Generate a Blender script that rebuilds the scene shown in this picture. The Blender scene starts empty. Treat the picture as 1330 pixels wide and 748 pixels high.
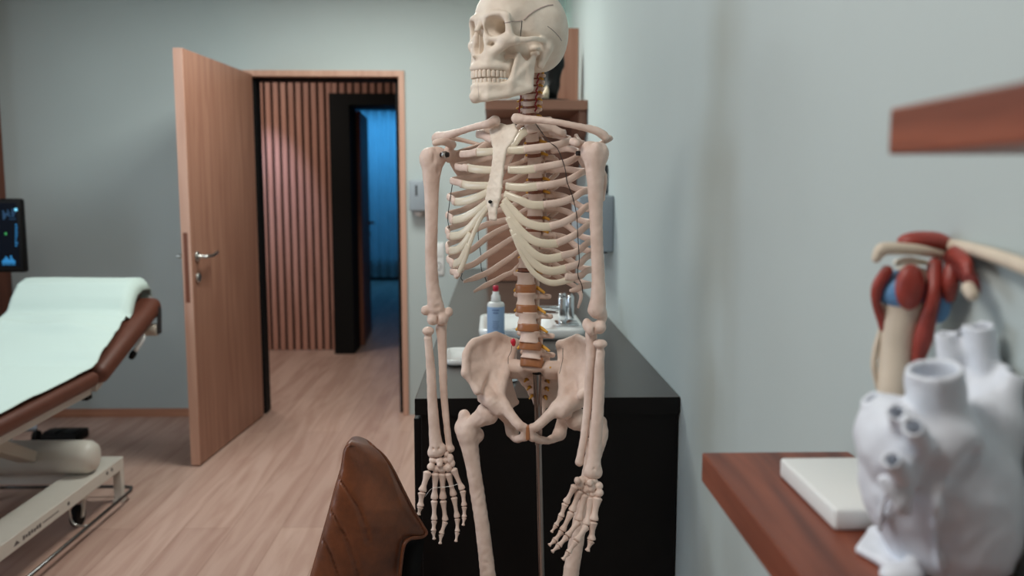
import bpy, bmesh, math, random
import numpy as np
from mathutils import Vector, Matrix, Quaternion
random.seed(7)
C = bpy.context.scene.collection
sc = bpy.context.scene
R = math.radians
PI = math.pi

# ------------------------------------------------------------------ camera
CAM_H = 1.38
F_PX = 1111.0
PITCH = math.atan(130 / F_PX)
YAW = math.atan(27 / F_PX)
cam_d = bpy.data.cameras.new('camera')
cam = bpy.data.objects.new('camera', cam_d)
C.objects.link(cam)
cam.location = (0, 0, CAM_H)
cam.rotation_euler = (PI / 2 - PITCH, 0, -YAW)
cam_d.sensor_fit = 'HORIZONTAL'
cam_d.sensor_width = 36
cam_d.lens = 36 * F_PX / 1330
cam_d.clip_start = 0.05
cam_d.clip_end = 100
cam_d.dof.use_dof = True
cam_d.dof.focus_distance = 1.66
cam_d.dof.aperture_fstop = 3.2
sc.camera = cam
CM = cam.rotation_euler.to_matrix()
CO = Vector((0, 0, CAM_H))


def ray(px, py):
    """direction of the sight line through a spot of the photograph, scaled to unit depth along y"""
    d = CM @ Vector(((px - 665) / F_PX, -(py - 374) / F_PX, -1))
    return d / d.y


def at(px, py, Y):
    return CO + ray(px, py) * Y


def atz(px, py, Z):
    d = ray(px, py)
    return CO + d * ((Z - CAM_H) / d.z)


def atx(px, py, X):
    d = ray(px, py)
    return CO + d * (X / d.x)


# ------------------------------------------------------------------ materials
def new_mat(name):
    m = bpy.data.materials.new(name)
    m.use_nodes = True
    nt = m.node_tree
    return m, nt, nt.nodes['Principled BSDF']


def lin(c):
    """sRGB 0-255 to linear"""
    o = []
    for v in c:
        v = v / 255
        o.append(v / 12.92 if v <= .04045 else ((v + .055) / 1.055) ** 2.4)
    return (*o, 1)


def plain(name, rgb, rough=.5, metal=0, var=0.0, scale=20, bump=0.0, bscale=60, spec=.5, **kw):
    m, nt, b = new_mat(name)
    col = lin(rgb)
    b.inputs['Base Color'].default_value = col
    b.inputs['Roughness'].default_value = rough
    b.inputs['Metallic'].default_value = metal
    b.inputs['Specular IOR Level'].default_value = spec
    for k, v in kw.items():
        b.inputs[k.replace('_', ' ')].default_value = v
    tc = nt.nodes.new('ShaderNodeTexCoord')
    if var:
        n = nt.nodes.new('ShaderNodeTexNoise')
        n.inputs['Scale'].default_value = scale
        n.inputs['Detail'].default_value = 5
        nt.links.new(tc.outputs['Object'], n.inputs['Vector'])
        r = nt.nodes.new('ShaderNodeValToRGB')
        r.color_ramp.elements[0].position = .3
        r.color_ramp.elements[1].position = .7
        r.color_ramp.elements[0].color = tuple(c * (1 - var) for c in col[:3]) + (1,)
        r.color_ramp.elements[1].color = tuple(min(1, c * (1 + var)) for c in col[:3]) + (1,)
        nt.links.new(n.outputs['Fac'], r.inputs['Fac'])
        nt.links.new(r.outputs['Color'], b.inputs['Base Color'])
    if bump:
        n = nt.nodes.new('ShaderNodeTexNoise')
        n.inputs['Scale'].default_value = bscale
        n.inputs['Detail'].default_value = 6
        nt.links.new(tc.outputs['Object'], n.inputs['Vector'])
        bp = nt.nodes.new('ShaderNodeBump')
        bp.inputs['Strength'].default_value = bump
        bp.inputs['Distance'].default_value = .004
        nt.links.new(n.outputs['Fac'], bp.inputs['Height'])
        nt.links.new(bp.outputs['Normal'], b.inputs['Normal'])
    return m


def wood(name, dark, light, grain=(14, 14, .7), rough=.45, detail=6, bump=.05, spec=.4):
    """straight-grained timber; grain gives the noise scale along x, y, z"""
    m, nt, b = new_mat(name)
    tc = nt.nodes.new('ShaderNodeTexCoord')
    mp = nt.nodes.new('ShaderNodeMapping')
    mp.inputs['Scale'].default_value = grain
    nt.links.new(tc.outputs['Object'], mp.inputs['Vector'])
    n = nt.nodes.new('ShaderNodeTexNoise')
    n.inputs['Scale'].default_value = 3
    n.inputs['Detail'].default_value = detail
    n.inputs['Distortion'].default_value = .6
    nt.links.new(mp.outputs['Vector'], n.inputs['Vector'])
    r = nt.nodes.new('ShaderNodeValToRGB')
    r.color_ramp.elements[0].position = .32
    r.color_ramp.elements[1].position = .68
    r.color_ramp.elements[0].color = lin(dark)
    r.color_ramp.elements[1].color = lin(light)
    nt.links.new(n.outputs['Fac'], r.inputs['Fac'])
    nt.links.new(r.outputs['Color'], b.inputs['Base Color'])
    b.inputs['Roughness'].default_value = rough
    b.inputs['Specular IOR Level'].default_value = spec
    bp = nt.nodes.new('ShaderNodeBump')
    bp.inputs['Strength'].default_value = bump
    bp.inputs['Distance'].default_value = .003
    nt.links.new(n.outputs['Fac'], bp.inputs['Height'])
    nt.links.new(bp.outputs['Normal'], b.inputs['Normal'])
    return m


def emit(name, rgb, strength):
    m, nt, b = new_mat(name)
    b.inputs['Base Color'].default_value = (0, 0, 0, 1)
    b.inputs['Emission Color'].default_value = lin(rgb)
    b.inputs['Emission Strength'].default_value = strength
    return m


# ------------------------------------------------------------------ objects
def link(name, me, mat, parent=None):
    o = bpy.data.objects.new(name, me)
    C.objects.link(o)
    if mat is not None:
        for m in (mat if isinstance(mat, (list, tuple)) else [mat]):
            me.materials.append(m)
    if parent is not None:
        o.parent = parent
    return o


def origin_of(parent):
    v = Vector((0, 0, 0))
    while parent is not None:
        v = v + Vector(parent.location)
        parent = parent.parent
    return v


def obj(name, data, mat, parent=None, smooth=True, auto=None):
    """one mesh object from (verts, faces) or a bmesh, given in world coordinates"""
    off = origin_of(parent)
    me = bpy.data.meshes.new(name)
    if isinstance(data, bmesh.types.BMesh):
        bmesh.ops.recalc_face_normals(data, faces=data.faces)
        data.to_mesh(me)
        data.free()
    else:
        v, f = data
        me.from_pydata([tuple(p) for p in v], [], [tuple(q) for q in f])
    me.transform(Matrix.Translation(-off))
    if smooth:
        me.polygons.foreach_set('use_smooth', [True] * len(me.polygons))
    me.update()
    o = link(name, me, mat, parent)
    if auto:
        me.set_sharp_from_angle(angle=R(auto))
    return o


def thing(name, label, cat, loc=(0, 0, 0), group=None):
    o = bpy.data.objects.new(name, None)
    o.empty_display_size = .05
    C.objects.link(o)
    o.location = loc
    tag(o, label, cat, group)
    return o


def tag(o, label=None, cat=None, group=None, kind=None):
    if label:
        o['label'] = label
    if cat:
        o['category'] = cat
    if group:
        o['group'] = group
    if kind:
        o['kind'] = kind
    return o


def struct(o):
    o['kind'] = 'structure'
    return o


def box(bm, lo, hi, bev=0.0, seg=2, rot=None, piv=None, mi=0):
    """axis-aligned box from lo to hi, optional bevel, optional rotation matrix about piv"""
    lo, hi = Vector(lo), Vector(hi)
    c = (lo + hi) / 2
    r = bmesh.ops.create_cube(bm, size=1)
    vs = r['verts']
    d = hi - lo
    for v in vs:
        v.co = Vector((v.co.x * d.x, v.co.y * d.y, v.co.z * d.z)) + c
    fs = set(f for v in vs for f in v.link_faces)
    if bev:
        es = set(e for v in vs for e in v.link_edges)
        q = bmesh.ops.bevel(bm, geom=list(es), offset=bev, segments=seg, profile=.5, affect='EDGES')
        fs = set(f for f in fs if f.is_valid) | set(q['faces'])
        vs = list(set(v for f in fs for v in f.verts))
    for f in fs:
        f.material_index = mi
    if rot is not None:
        p = Vector(piv) if piv is not None else c
        for v in vs:
            v.co = rot @ (v.co - p) + p
    return vs


def new():
    return bmesh.new()


def catmull(pts, n=6):
    pts = [Vector(p) for p in pts]
    if len(pts) < 3:
        return [pts[0].lerp(pts[-1], i / n) for i in range(n + 1)]
    q = [pts[0] * 2 - pts[1]] + pts + [pts[-1] * 2 - pts[-2]]
    out = []
    for i in range(1, len(q) - 2):
        a, b, c, d = q[i - 1], q[i], q[i + 1], q[i + 2]
        for k in range(n):
            t = k / n
            out.append(.5 * ((2 * b) + (c - a) * t + (2 * a - 5 * b + 4 * c - d) * t * t + (3 * b - a - 3 * c + d) * t ** 3))
    out.append(pts[-1])
    return out


def lerp_list(vals, n):
    """resample a list of numbers to n values"""
    m = len(vals)
    o = []
    for i in range(n):
        t = i / (n - 1) * (m - 1) if n > 1 else 0
        k = min(int(t), m - 2) if m > 1 else 0
        u = t - k
        o.append(vals[k] * (1 - u) + vals[min(k + 1, m - 1)] * u)
    return o


def sweep(bm, pts, w, h=None, up=(0, 0, 1), n=6, seg=12, cap=True, mi=0, power=2.0):
    """sweep a super-elliptic section along a smooth path; h is the half size along 'up', w across it"""
    P = catmull(pts, n)
    N = len(P)
    w = lerp_list(w if isinstance(w, (list, tuple)) else [w] * 2, N)
    h = w if h is None else lerp_list(h if isinstance(h, (list, tuple)) else [h] * 2, N)
    rings = []
    for i, p in enumerate(P):
        t = (P[min(i + 1, N - 1)] - P[max(i - 1, 0)])
        if t.length < 1e-9:
            t = Vector((0, 0, 1))
        t.normalize()
        u = Vector(up[i * len(up) // N]) if isinstance(up[0], (tuple, list, Vector)) else Vector(up)
        u = u - t * u.dot(t)
        if u.length < 1e-4:
            u = t.orthogonal()
        u.normalize()
        s = t.cross(u)
        ring = []
        for k in range(seg):
            a = 2 * PI * k / seg
            ca, sa = math.cos(a), math.sin(a)
            ca = math.copysign(abs(ca) ** (2 / power), ca)
            sa = math.copysign(abs(sa) ** (2 / power), sa)
            ring.append(bm.verts.new(p + s * (ca * w[i]) + u * (sa * h[i])))
        rings.append(ring)
    for a, b in zip(rings, rings[1:]):
        for k in range(seg):
            f = bm.faces.new((a[k], a[(k + 1) % seg], b[(k + 1) % seg], b[k]))
            f.material_index = mi
    if cap:
        for ring, i, sgn in ((rings[0], 0, -1), (rings[-1], N - 1, 1)):
            t = (P[min(i + 1, N - 1)] - P[max(i - 1, 0)]).normalized()
            c = bm.verts.new(P[i] + t * sgn * min(w[i], h[i]) * .45)
            for k in range(seg):
                a, b = ring[k], ring[(k + 1) % seg]
                f = bm.faces.new((a, b, c) if sgn > 0 else (b, a, c))
                f.material_index = mi
    return bm


def tube(bm, pts, r, seg=10, n=1, mi=0, cap=True):
    """round tube along a polyline (n=1) or smooth path; flat caps"""
    P = catmull(pts, n) if n > 1 else [Vector(p) for p in pts]
    N = len(P)
    rr = lerp_list(r if isinstance(r, (list, tuple)) else [r, r], N)
    rings = []
    u = None
    for i, p in enumerate(P):
        t = (P[min(i + 1, N - 1)] - P[max(i - 1, 0)]).normalized()
        if u is None:
            u = t.orthogonal().normalized()
        u = (u - t * u.dot(t))
        u = u.normalized() if u.length > 1e-5 else t.orthogonal().normalized()
        s = t.cross(u)
        rings.append([bm.verts.new(p + s * math.cos(2 * PI * k / seg) * rr[i] + u * math.sin(2 * PI * k / seg) * rr[i]) for k in range(seg)])
    for a, b in zip(rings, rings[1:]):
        for k in range(seg):
            f = bm.faces.new((a[k], a[(k + 1) % seg], b[(k + 1) % seg], b[k]))
            f.material_index = mi
    if cap:
        bm.faces.new(list(reversed(rings[0]))).material_index = mi
        bm.faces.new(rings[-1]).material_index = mi
    return bm


def lathe(bm, prof, c, seg=28, axis=(0, 0, 1), mi=0):
    """revolve (radius, height) pairs about axis through c"""
    ax = Vector(axis).normalized()
    u = ax.orthogonal().normalized()
    s = ax.cross(u)
    c = Vector(c)
    rings = []
    for r, z in prof:
        if r < 1e-6:
            rings.append([bm.verts.new(c + ax * z)])
        else:
            rings.append([bm.verts.new(c + ax * z + u * math.cos(2 * PI * k / seg) * r + s * math.sin(2 * PI * k / seg) * r) for k in range(seg)])
    for a, b in zip(rings, rings[1:]):
        for k in range(seg):
            k2 = (k + 1) % seg
            q = [a[k % len(a)], a[k2 % len(a)], b[k2 % len(b)], b[k % len(b)]]
            vs = []
            for v in q:
                if v not in vs:
                    vs.append(v)
            if len(vs) > 2:
                bm.faces.new(vs).material_index = mi
    return bm


def prism(bm, outline, d, bev=0.0, mi=0):
    """closed solid from a planar outline of 3-D points pushed along vector d"""
    d = Vector(d)
    a = [bm.verts.new(Vector(p)) for p in outline]
    b = [bm.verts.new(Vector(p) + d) for p in outline]
    fs = [bm.faces.new(list(reversed(a))), bm.faces.new(b)]
    for k in range(len(a)):
        k2 = (k + 1) % len(a)
        fs.append(bm.faces.new((a[k], a[k2], b[k2], b[k])))
    for f in fs:
        f.material_index = mi
    if bev:
        es = list(set(e for f in fs for e in f.edges))
        bmesh.ops.bevel(bm, geom=es, offset=bev, segments=2, profile=.5, affect='EDGES')
    return bm


# ------------------------------------------------------------------ distance fields, polygonised by surface nets
class Field:
    def __init__(self, lo, hi, h):
        lo, hi = np.array(lo, float), np.array(hi, float)
        self.h = h
        self.o = lo
        n = np.ceil((hi - lo) / h).astype(int) + 1
        ax = [(lo[i] + h * np.arange(n[i])).astype(np.float32) for i in range(3)]
        self.X, self.Y, self.Z = np.meshgrid(*ax, indexing='ij')
        self.D = np.full(self.X.shape, 9., np.float32)

    def loc(self, c, rot=None):
        x, y, z = self.X - c[0], self.Y - c[1], self.Z - c[2]
        if rot is not None:
            m = np.array(rot)
            x, y, z = (m[0, 0] * x + m[1, 0] * y + m[2, 0] * z, m[0, 1] * x + m[1, 1] * y + m[2, 1] * z, m[0, 2] * x + m[1, 2] * y + m[2, 2] * z)
        return x, y, z

    def ell(self, c, r, rot=None):
        x, y, z = self.loc(c, rot)
        k0 = np.sqrt((x / r[0]) ** 2 + (y / r[1]) ** 2 + (z / r[2]) ** 2)
        k1 = np.sqrt((x / r[0] ** 2) ** 2 + (y / r[1] ** 2) ** 2 + (z / r[2] ** 2) ** 2) + 1e-9
        return k0 * (k0 - 1) / k1

    def box(self, c, half, r=0.0, rot=None):
        x, y, z = self.loc(c, rot)
        qx, qy, qz = np.abs(x) - half[0] + r, np.abs(y) - half[1] + r, np.abs(z) - half[2] + r
        return np.sqrt(np.maximum(qx, 0) ** 2 + np.maximum(qy, 0) ** 2 + np.maximum(qz, 0) ** 2) + np.minimum(np.maximum(qx, np.maximum(qy, qz)), 0) - r

    def cap(self, a, b, ra, rb=None, flat=None):
        """tapered capsule; flat=(unit axis, factor) squeezes it along that axis"""
        rb = ra if rb is None else rb
        a, b = np.array(a, float), np.array(b, float)
        ba = b - a
        px, py, pz = self.X - a[0], self.Y - a[1], self.Z - a[2]
        t = np.clip((px * ba[0] + py * ba[1] + pz * ba[2]) / max(ba @ ba, 1e-12), 0, 1)
        dx, dy, dz = px - ba[0] * t, py - ba[1] * t, pz - ba[2] * t
        q = dx * dx + dy * dy + dz * dz
        if flat is not None:
            n, f = np.array(flat[0], float), flat[1]
            s = dx * n[0] + dy * n[1] + dz * n[2]
            q = q + s * s * (1 / f ** 2 - 1)
        return np.sqrt(q) - (ra + (rb - ra) * t)

    def path(self, pts, r, n=1, k=0.0, flat=None):
        P = catmull(pts, n) if n > 1 else [Vector(p) for p in pts]
        rr = lerp_list(r if isinstance(r, (list, tuple)) else [r, r], len(P))
        d = None
        for i in range(len(P) - 1):
            e = self.cap(P[i], P[i + 1], rr[i], rr[i + 1], flat)
            d = e if d is None else (np.minimum(d, e) if k == 0 else smin(d, e, k))
        return d

    def tri(self, a, b, c, r):
        """rounded triangle plate of half thickness r"""
        a, b, c = [np.array(v, float) for v in (a, b, c)]
        ba, cb, ac = b - a, c - b, a - c
        nor = np.cross(ba, ac)

        def dot(u, p):
            return u[0] * p[0] + u[1] * p[1] + u[2] * p[2]
        P = [(self.X - v[0], self.Y - v[1], self.Z - v[2]) for v in (a, b, c)]
        s = np.sign(dot(np.cross(ba, nor), P[0])) + np.sign(dot(np.cross(cb, nor), P[1])) + np.sign(dot(np.cross(ac, nor), P[2]))

        def edge(e, p):
            t = np.clip(dot(e, p) / (e @ e), 0, 1)
            return (e[0] * t - p[0]) ** 2 + (e[1] * t - p[1]) ** 2 + (e[2] * t - p[2]) ** 2
        de = np.minimum(np.minimum(edge(ba, P[0]), edge(cb, P[1])), edge(ac, P[2]))
        dn = dot(nor, P[0]) ** 2 / (nor @ nor)
        return np.sqrt(np.where(s < 2, de, dn)) - r

    def fan(self, tris, r, k):
        d = None
        for t in tris:
            e = self.tri(*t, r)
            d = e if d is None else smin(d, e, k)
        return d

    def add(self, d, k=0.0):
        self.D = np.minimum(self.D, d) if k == 0 else smin(self.D, d, k)
        return self

    def sub(self, d, k=0.0):
        self.D = np.maximum(self.D, -d) if k == 0 else -smin(-self.D, d, k)
        return self

    def rough(self, amp, freq):
        """gentle lumps"""
        f = freq
        X, Y, Z = self.X, self.Y, self.Z
        self.D = self.D + amp * (np.sin(f * X + 1.3 * np.sin(f * .7 * Z)) * np.sin(f * 1.1 * Y + .7) * np.sin(f * .9 * Z + 1.9 * np.sin(f * .6 * X)))
        return self

    def mesh(self, smooth=1):
        D = self.D
        ins = D < 0
        n = D.shape
        c8 = [ins[i:n[0] - 1 + i, j:n[1] - 1 + j, k:n[2] - 1 + k] for i in (0, 1) for j in (0, 1) for k in (0, 1)]
        s = sum(c.astype(np.int8) for c in c8)
        act = (s > 0) & (s < 8)
        I = np.argwhere(act)
        idx = np.full(act.shape, -1, np.int64)
        idx[act] = np.arange(len(I))
        acc = np.zeros((len(I), 3))
        cnt = np.zeros(len(I))
        corners = [(i, j, k) for i in (0, 1) for j in (0, 1) for k in (0, 1)]
        val = {c: D[I[:, 0] + c[0], I[:, 1] + c[1], I[:, 2] + c[2]].astype(float) for c in corners}
        for a in corners:
            for ax in range(3):
                if a[ax] == 0:
                    b = list(a)
                    b[ax] = 1
                    b = tuple(b)
                    va, vb = val[a], val[b]
                    m = (va < 0) != (vb < 0)
                    t = np.where(m, va / np.where(m, va - vb, 1), 0)
                    p = np.array(a, float)[None, :].repeat(len(I), 0)
                    p[:, ax] = t
                    acc[m] += p[m]
                    cnt[m] += 1
        V = (I + acc / np.maximum(cnt, 1)[:, None]) * self.h + self.o
        F = []
        for ax in range(3):
            sl0 = [slice(None)] * 3
            sl1 = [slice(None)] * 3
            sl0[ax] = slice(0, -1)
            sl1[ax] = slice(1, None)
            a, b = ins[tuple(sl0)], ins[tuple(sl1)]
            m = a != b
            u, v = [(1, 2), (2, 0), (0, 1)][ax]
            E = np.argwhere(m)
            lim = act.shape
            ok = (E[:, u] > 0) & (E[:, v] > 0) & (E[:, u] < lim[u]) & (E[:, v] < lim[v])
            E = E[ok]
            sgn = a[tuple(E.T)]
            q = []
            for du, dv in ((-1, -1), (0, -1), (0, 0), (-1, 0)):
                G = E.copy()
                G[:, u] += du
                G[:, v] += dv
                q.append(idx[tuple(G.T)])
            q = np.stack(q, 1)
            q[~sgn] = q[~sgn][:, ::-1]
            F.append(q)
        F = np.concatenate(F)
        # light relaxation
        for _ in range(smooth):
            S = np.zeros_like(V)
            K = np.zeros(len(V))
            for a, b in ((0, 1), (1, 2), (2, 3), (3, 0)):
                np.add.at(S, F[:, a], V[F[:, b]])
                np.add.at(S, F[:, b], V[F[:, a]])
                np.add.at(K, F[:, a], 1)
                np.add.at(K, F[:, b], 1)
            V = V * .5 + .5 * S / np.maximum(K, 1)[:, None]
        return V, F


def smin(a, b, k):
    h = np.maximum(k - np.abs(a - b), 0) / k
    return np.minimum(a, b) - h * h * k * .25


def solid(name, field, mat, parent, M=None, smooth=1):
    """object from a distance field; M maps the field's own coordinates to the world"""
    V, F = field.mesh(smooth)
    if M is not None:
        A = np.array(M)
        V = V @ A[:3, :3].T + A[:3, 3]
    off = np.array(origin_of(parent))
    V = V - off
    me = bpy.data.meshes.new(name)
    me.vertices.add(len(V))
    me.vertices.foreach_set('co', V.astype(np.float32).ravel())
    me.loops.add(len(F) * 4)
    me.loops.foreach_set('vertex_index', F.astype(np.int32).ravel())
    me.polygons.add(len(F))
    me.polygons.foreach_set('loop_start', np.arange(0, len(F) * 4, 4, dtype=np.int32))
    me.update(calc_edges=True)
    me.validate()
    me.polygons.foreach_set('use_smooth', [True] * len(me.polygons))
    return link(name, me, mat, parent)


def bounds(pts, pad):
    a = np.array([tuple(p) for p in pts], float)
    return a.min(0) - pad, a.max(0) + pad
# ================================================================== the room
M = {}
M['wall'] = plain('wall_paint', (186, 197, 196), .6, var=.015, scale=3, bump=.05, bscale=220, spec=.3)
M['ceiling'] = plain('ceiling_paint', (232, 234, 230), .8)
M['oak'] = wood('oak_veneer', (146, 102, 84), (170, 126, 105), (9, 9, .5), .45)
M['oak_edge'] = wood('oak_edge', (194, 150, 129), (210, 168, 147), (9, 9, .5), .5)
M['oak_x'] = wood('oak_along_x', (172, 118, 92), (200, 146, 116), (.5, 9, 9), .45)
M['slat'] = wood('slat_wood', (172, 120, 102), (200, 148, 130), (12, 12, .6), .4)
M['slat_back'] = plain('slat_felt', (14, 10, 10), .9)
M['dark_wood'] = wood('dark_wood', (96, 52, 36), (128, 74, 52), (10, 10, .6), .45)
M['walnut'] = wood('walnut_shelf', (92, 44, 30), (140, 76, 54), (12, .9, 12), .42, bump=.15)
M['cab_wood'] = wood('cabinet_wood', (130, 91, 74), (156, 112, 92), (.6, 10, 10), .5)
M['black'] = plain('black_lacquer', (8, 7, 7), .5, spec=.25)
M['black_matt'] = plain('black_matt', (8, 7, 7), .7, spec=.25)
M['counter'] = plain('counter_top', (58, 50, 46), .28, var=.08, scale=14, spec=.5)
M['chrome'] = plain('chrome', (225, 228, 230), .12, 1)
M['chrome_dark'] = plain('dark_chrome', (120, 118, 118), .25, 1)
M['steel'] = plain('brushed_steel', (196, 196, 192), .32, 1)
M['white_plastic'] = plain('white_plastic', (232, 234, 232), .4)
M['ceramic'] = plain('ceramic', (240, 242, 240), .12)
M['grey_plastic'] = plain('grey_plastic', (150, 160, 168), .45)
M['dark_grey'] = plain('dark_grey', (48, 48, 50), .5)


def floor_mat():
    m, nt, b = new_mat('oak_floor')
    tc = nt.nodes.new('ShaderNodeTexCoord')
    mp = nt.nodes.new('ShaderNodeMapping')
    mp.inputs['Rotation'].default_value = (0, 0, PI / 2)
    mp.inputs['Location'].default_value = (.37, .06, 0)
    nt.links.new(tc.outputs['Object'], mp.inputs['Vector'])
    br = nt.nodes.new('ShaderNodeTexBrick')
    br.offset = .37
    br.inputs['Color1'].default_value = lin((190, 157, 143))
    br.inputs['Color2'].default_value = lin((204, 172, 157))
    br.inputs['Mortar'].default_value = lin((150, 116, 100))
    br.inputs['Scale'].default_value = 1
    br.inputs['Mortar Size'].default_value = .0012
    br.inputs['Mortar Smooth'].default_value = .3
    br.inputs['Bias'].default_value = 0
    br.inputs['Brick Width'].default_value = 2.2
    br.inputs['Row Height'].default_value = .2
    nt.links.new(mp.outputs['Vector'], br.inputs['Vector'])
    m2 = nt.nodes.new('ShaderNodeMapping')
    m2.inputs['Scale'].default_value = (5, .5, 1)
    nt.links.new(tc.outputs['Object'], m2.inputs['Vector'])
    n = nt.nodes.new('ShaderNodeTexNoise')
    n.inputs['Scale'].default_value = 2.2
    n.inputs['Detail'].default_value = 7
    n.inputs['Distortion'].default_value = 1.6
    nt.links.new(m2.outputs['Vector'], n.inputs['Vector'])
    r = nt.nodes.new('ShaderNodeValToRGB')
    r.color_ramp.elements[0].position = .38
    r.color_ramp.elements[1].position = .62
    r.color_ramp.elements[0].color = lin((226, 216, 212))
    r.color_ramp.elements[1].color = (1, 1, 1, 1)
    nt.links.new(n.outputs['Fac'], r.inputs['Fac'])
    mx = nt.nodes.new('ShaderNodeMixRGB')
    mx.blend_type = 'MULTIPLY'
    mx.inputs['Fac'].default_value = .8
    nt.links.new(br.outputs['Color'], mx.inputs['Color1'])
    nt.links.new(r.outputs['Color'], mx.inputs['Color2'])
    nt.links.new(mx.outputs['Color'], b.inputs['Base Color'])
    b.inputs['Roughness'].default_value = .5
    b.inputs['Specular IOR Level'].default_value = .35
    return m


M['floor'] = floor_mat()
XL, XR, YB, YF, ZC = -3.45, .437, 5.13, -2.6, 2.6
WT = .14


def sbox(name, lo, hi, mat, bev=0):
    bm = new()
    box(bm, lo, hi, bev)
    return struct(obj(name, bm, mat, smooth=False))


sbox('floor', (-4.6, YF - .1, -.08), (2.2, 13.2, 0), M['floor'])
sbox('ceiling', (XL - .1, YF - .1, ZC), (XR + .1, YB + WT, ZC + .08), M['ceiling'])
sbox('wall_right', (XR, YF - .1, 0), (XR + .1, YB + WT, ZC), M['wall'])
sbox('wall_left', (XL - .1, YF - .1, 0), (XL, YB + WT, ZC), M['wall'])
sbox('wall_front', (XL, YF - .1, 0), (XR, YF, ZC), M['wall'])
# back wall round the doorway
OX0, OX1, OZ = -1.50, -.505, 2.06
bm = new()
box(bm, (XL, YB, 0), (OX0, YB + WT, ZC))
box(bm, (OX1, YB, 0), (XR, YB + WT, ZC))
box(bm, (OX0, YB, OZ), (OX1, YB + WT, ZC))
struct(obj('wall_back', bm, M['wall'], smooth=False))
sbox('baseboard_back', (XL, YB - .012, 0), (OX0 - .001, YB, .05), M['oak_x'], .002)
# door frame: oak lining with black inner rebate
bm = new()
box(bm, (OX1 - .035, YB - .015, 0), (OX1, YB + WT + .01, OZ), .003)
box(bm, (OX0, YB - .015, 0), (OX0 + .035, YB + WT + .01, OZ), .003)
box(bm, (OX0, YB - .0155, OZ - .035), (OX1, YB + WT + .01, OZ), .003)
trim = struct(obj('trim_1', bm, M['oak_edge'], smooth=False))
bm = new()
box(bm, (OX1 - .06, YB + .05, 0), (OX1 - .035, YB + WT + .01, OZ - .035))
box(bm, (OX0 + .035, YB + .045, 0), (OX0 + .115, YB + WT + .01, OZ - .035))
box(bm, (OX0 + .035, YB + .05, OZ - .052), (OX1 - .035, YB + WT + .01, OZ - .035))
obj('rebate', bm, M['black_matt'], trim, smooth=False)


def door_leaf(name, hinge, free, thick, h, mat, emat, handle_h, side, z0=.008):
    """leaf from hinge to free end (the corners of its right face); thickness goes to the left"""
    h0, f0 = Vector((*hinge, 0)), Vector((*free, 0))
    u = (f0 - h0).normalized()
    L = (f0 - h0).length
    nrm = Vector((u.y, -u.x, 0))
    if nrm.x > 0:
        nrm = -nrm
    rot = Matrix((( u.x, nrm.x, 0), (u.y, nrm.y, 0), (0, 0, 1)))
    T = Matrix.Translation(h0) @ rot.to_4x4()
    def put(bm):
        bm.transform(T)
        return bm
    bm = new()
    box(bm, (0, 0, z0), (L - .004, thick, h), .0015)
    leaf = struct(obj(name, put(bm), mat, smooth=False))
    bm = new()
    box(bm, (L - .0045, 0, z0), (L, thick, h), .001)
    obj('lipping', put(bm), emat, leaf, smooth=False)
    bm = new()
    box(bm, (L - .0005, thick * .3, handle_h - .22), (L + .0015, thick * .75, handle_h + .12))
    obj('lock_plate', put(bm), M['dark_wood'], leaf, smooth=False)
    for s, yy in ((-1, 0), (1, thick)):
        bm = new()
        a = Vector((L - .065, yy, handle_h))
        lathe(bm, [(0, 0), (.025, 0), (.025, .007), (.021, .009), (.0095, .01), (.0095, .05)], a, 20, (0, s, 0))
        tube(bm, [a + Vector((0, s * .046, 0)), a + Vector((-.01, s * .052, 0)), a + Vector((-.07, s * .054, .0)), a + Vector((-.135, s * .05, .012))], [.0095, .0095, .009, .008], 12, 4)
        obj('door_handle', put(bm), M['steel'], leaf)
        bm = new()
        lathe(bm, [(0, 0), (.024, 0), (.024, .008), (.02, .011), (0, .011)], Vector((L - .065, yy, handle_h - .105)), 20, (0, s, 0))
        obj('lock_rosette', put(bm), M['steel'], leaf)
    return leaf


door1 = door_leaf('door_1', (-1.385, 5.11), (-1.452, 4.165), .046, 2.035, M['oak'], M['oak_edge'], 1.045, 0)
# ------------------------------------------------------------------ corridor behind the doorway
CY = 7.26
BX0, BX1 = -1.31, -1.145     # black door frame, left post
bm = new()
box(bm, (-4.4, CY + .02, 0), (BX0 + .02, CY + .12, ZC))
box(bm, (BX0, CY + .02, 2.14), (1.6, CY + .12, ZC))
box(bm, (-.1, CY + .02, 0), (1.6, CY + .12, 2.2))
cw = struct(obj('wall_corridor', bm, M['slat_back'], smooth=False))
bm = new()
x = BX0 - .012
while x > -3.0:
    box(bm, (x - .041, CY - .012, .004), (x, CY + .02, 2.55), .002)
    x -= .0625
x = BX0 + .036
while x < .4:
    box(bm, (x - .041, CY - .012, 2.145), (x, CY + .02, 2.55), .002)
    x += .0625
obj('slat_panel', bm, M['slat'], cw, smooth=False)
bm = new()
box(bm, (BX0, 7.07, 0), (BX1, CY + .14, 2.14), .003)
box(bm, (BX0, 7.0705, 2.045), (-.02, CY + .14, 2.14), .003)
box(bm, (-.16, 7.07, 0), (-.02, CY + .14, 2.14), .003)
struct(obj('trim_2', bm, M['black_matt'], smooth=False))
d2 = door_leaf('door_2', (-1.115, 7.44), (-1.165, 8.25), .045, 2.03, M['dark_wood'], M['dark_wood'], 1.05, 1)
sbox('wall_corridor_left', (-4.5, YB + WT, 0), (-4.4, CY + .12, ZC), M['wall'])
sbox('wall_corridor_right', (1.6, YB + WT, 0), (1.7, CY + .12, ZC), M['wall'])
sbox('ceiling_corridor', (-4.5, YB + WT, ZC), (1.7, CY + .12, ZC + .08), M['ceiling'])
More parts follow.
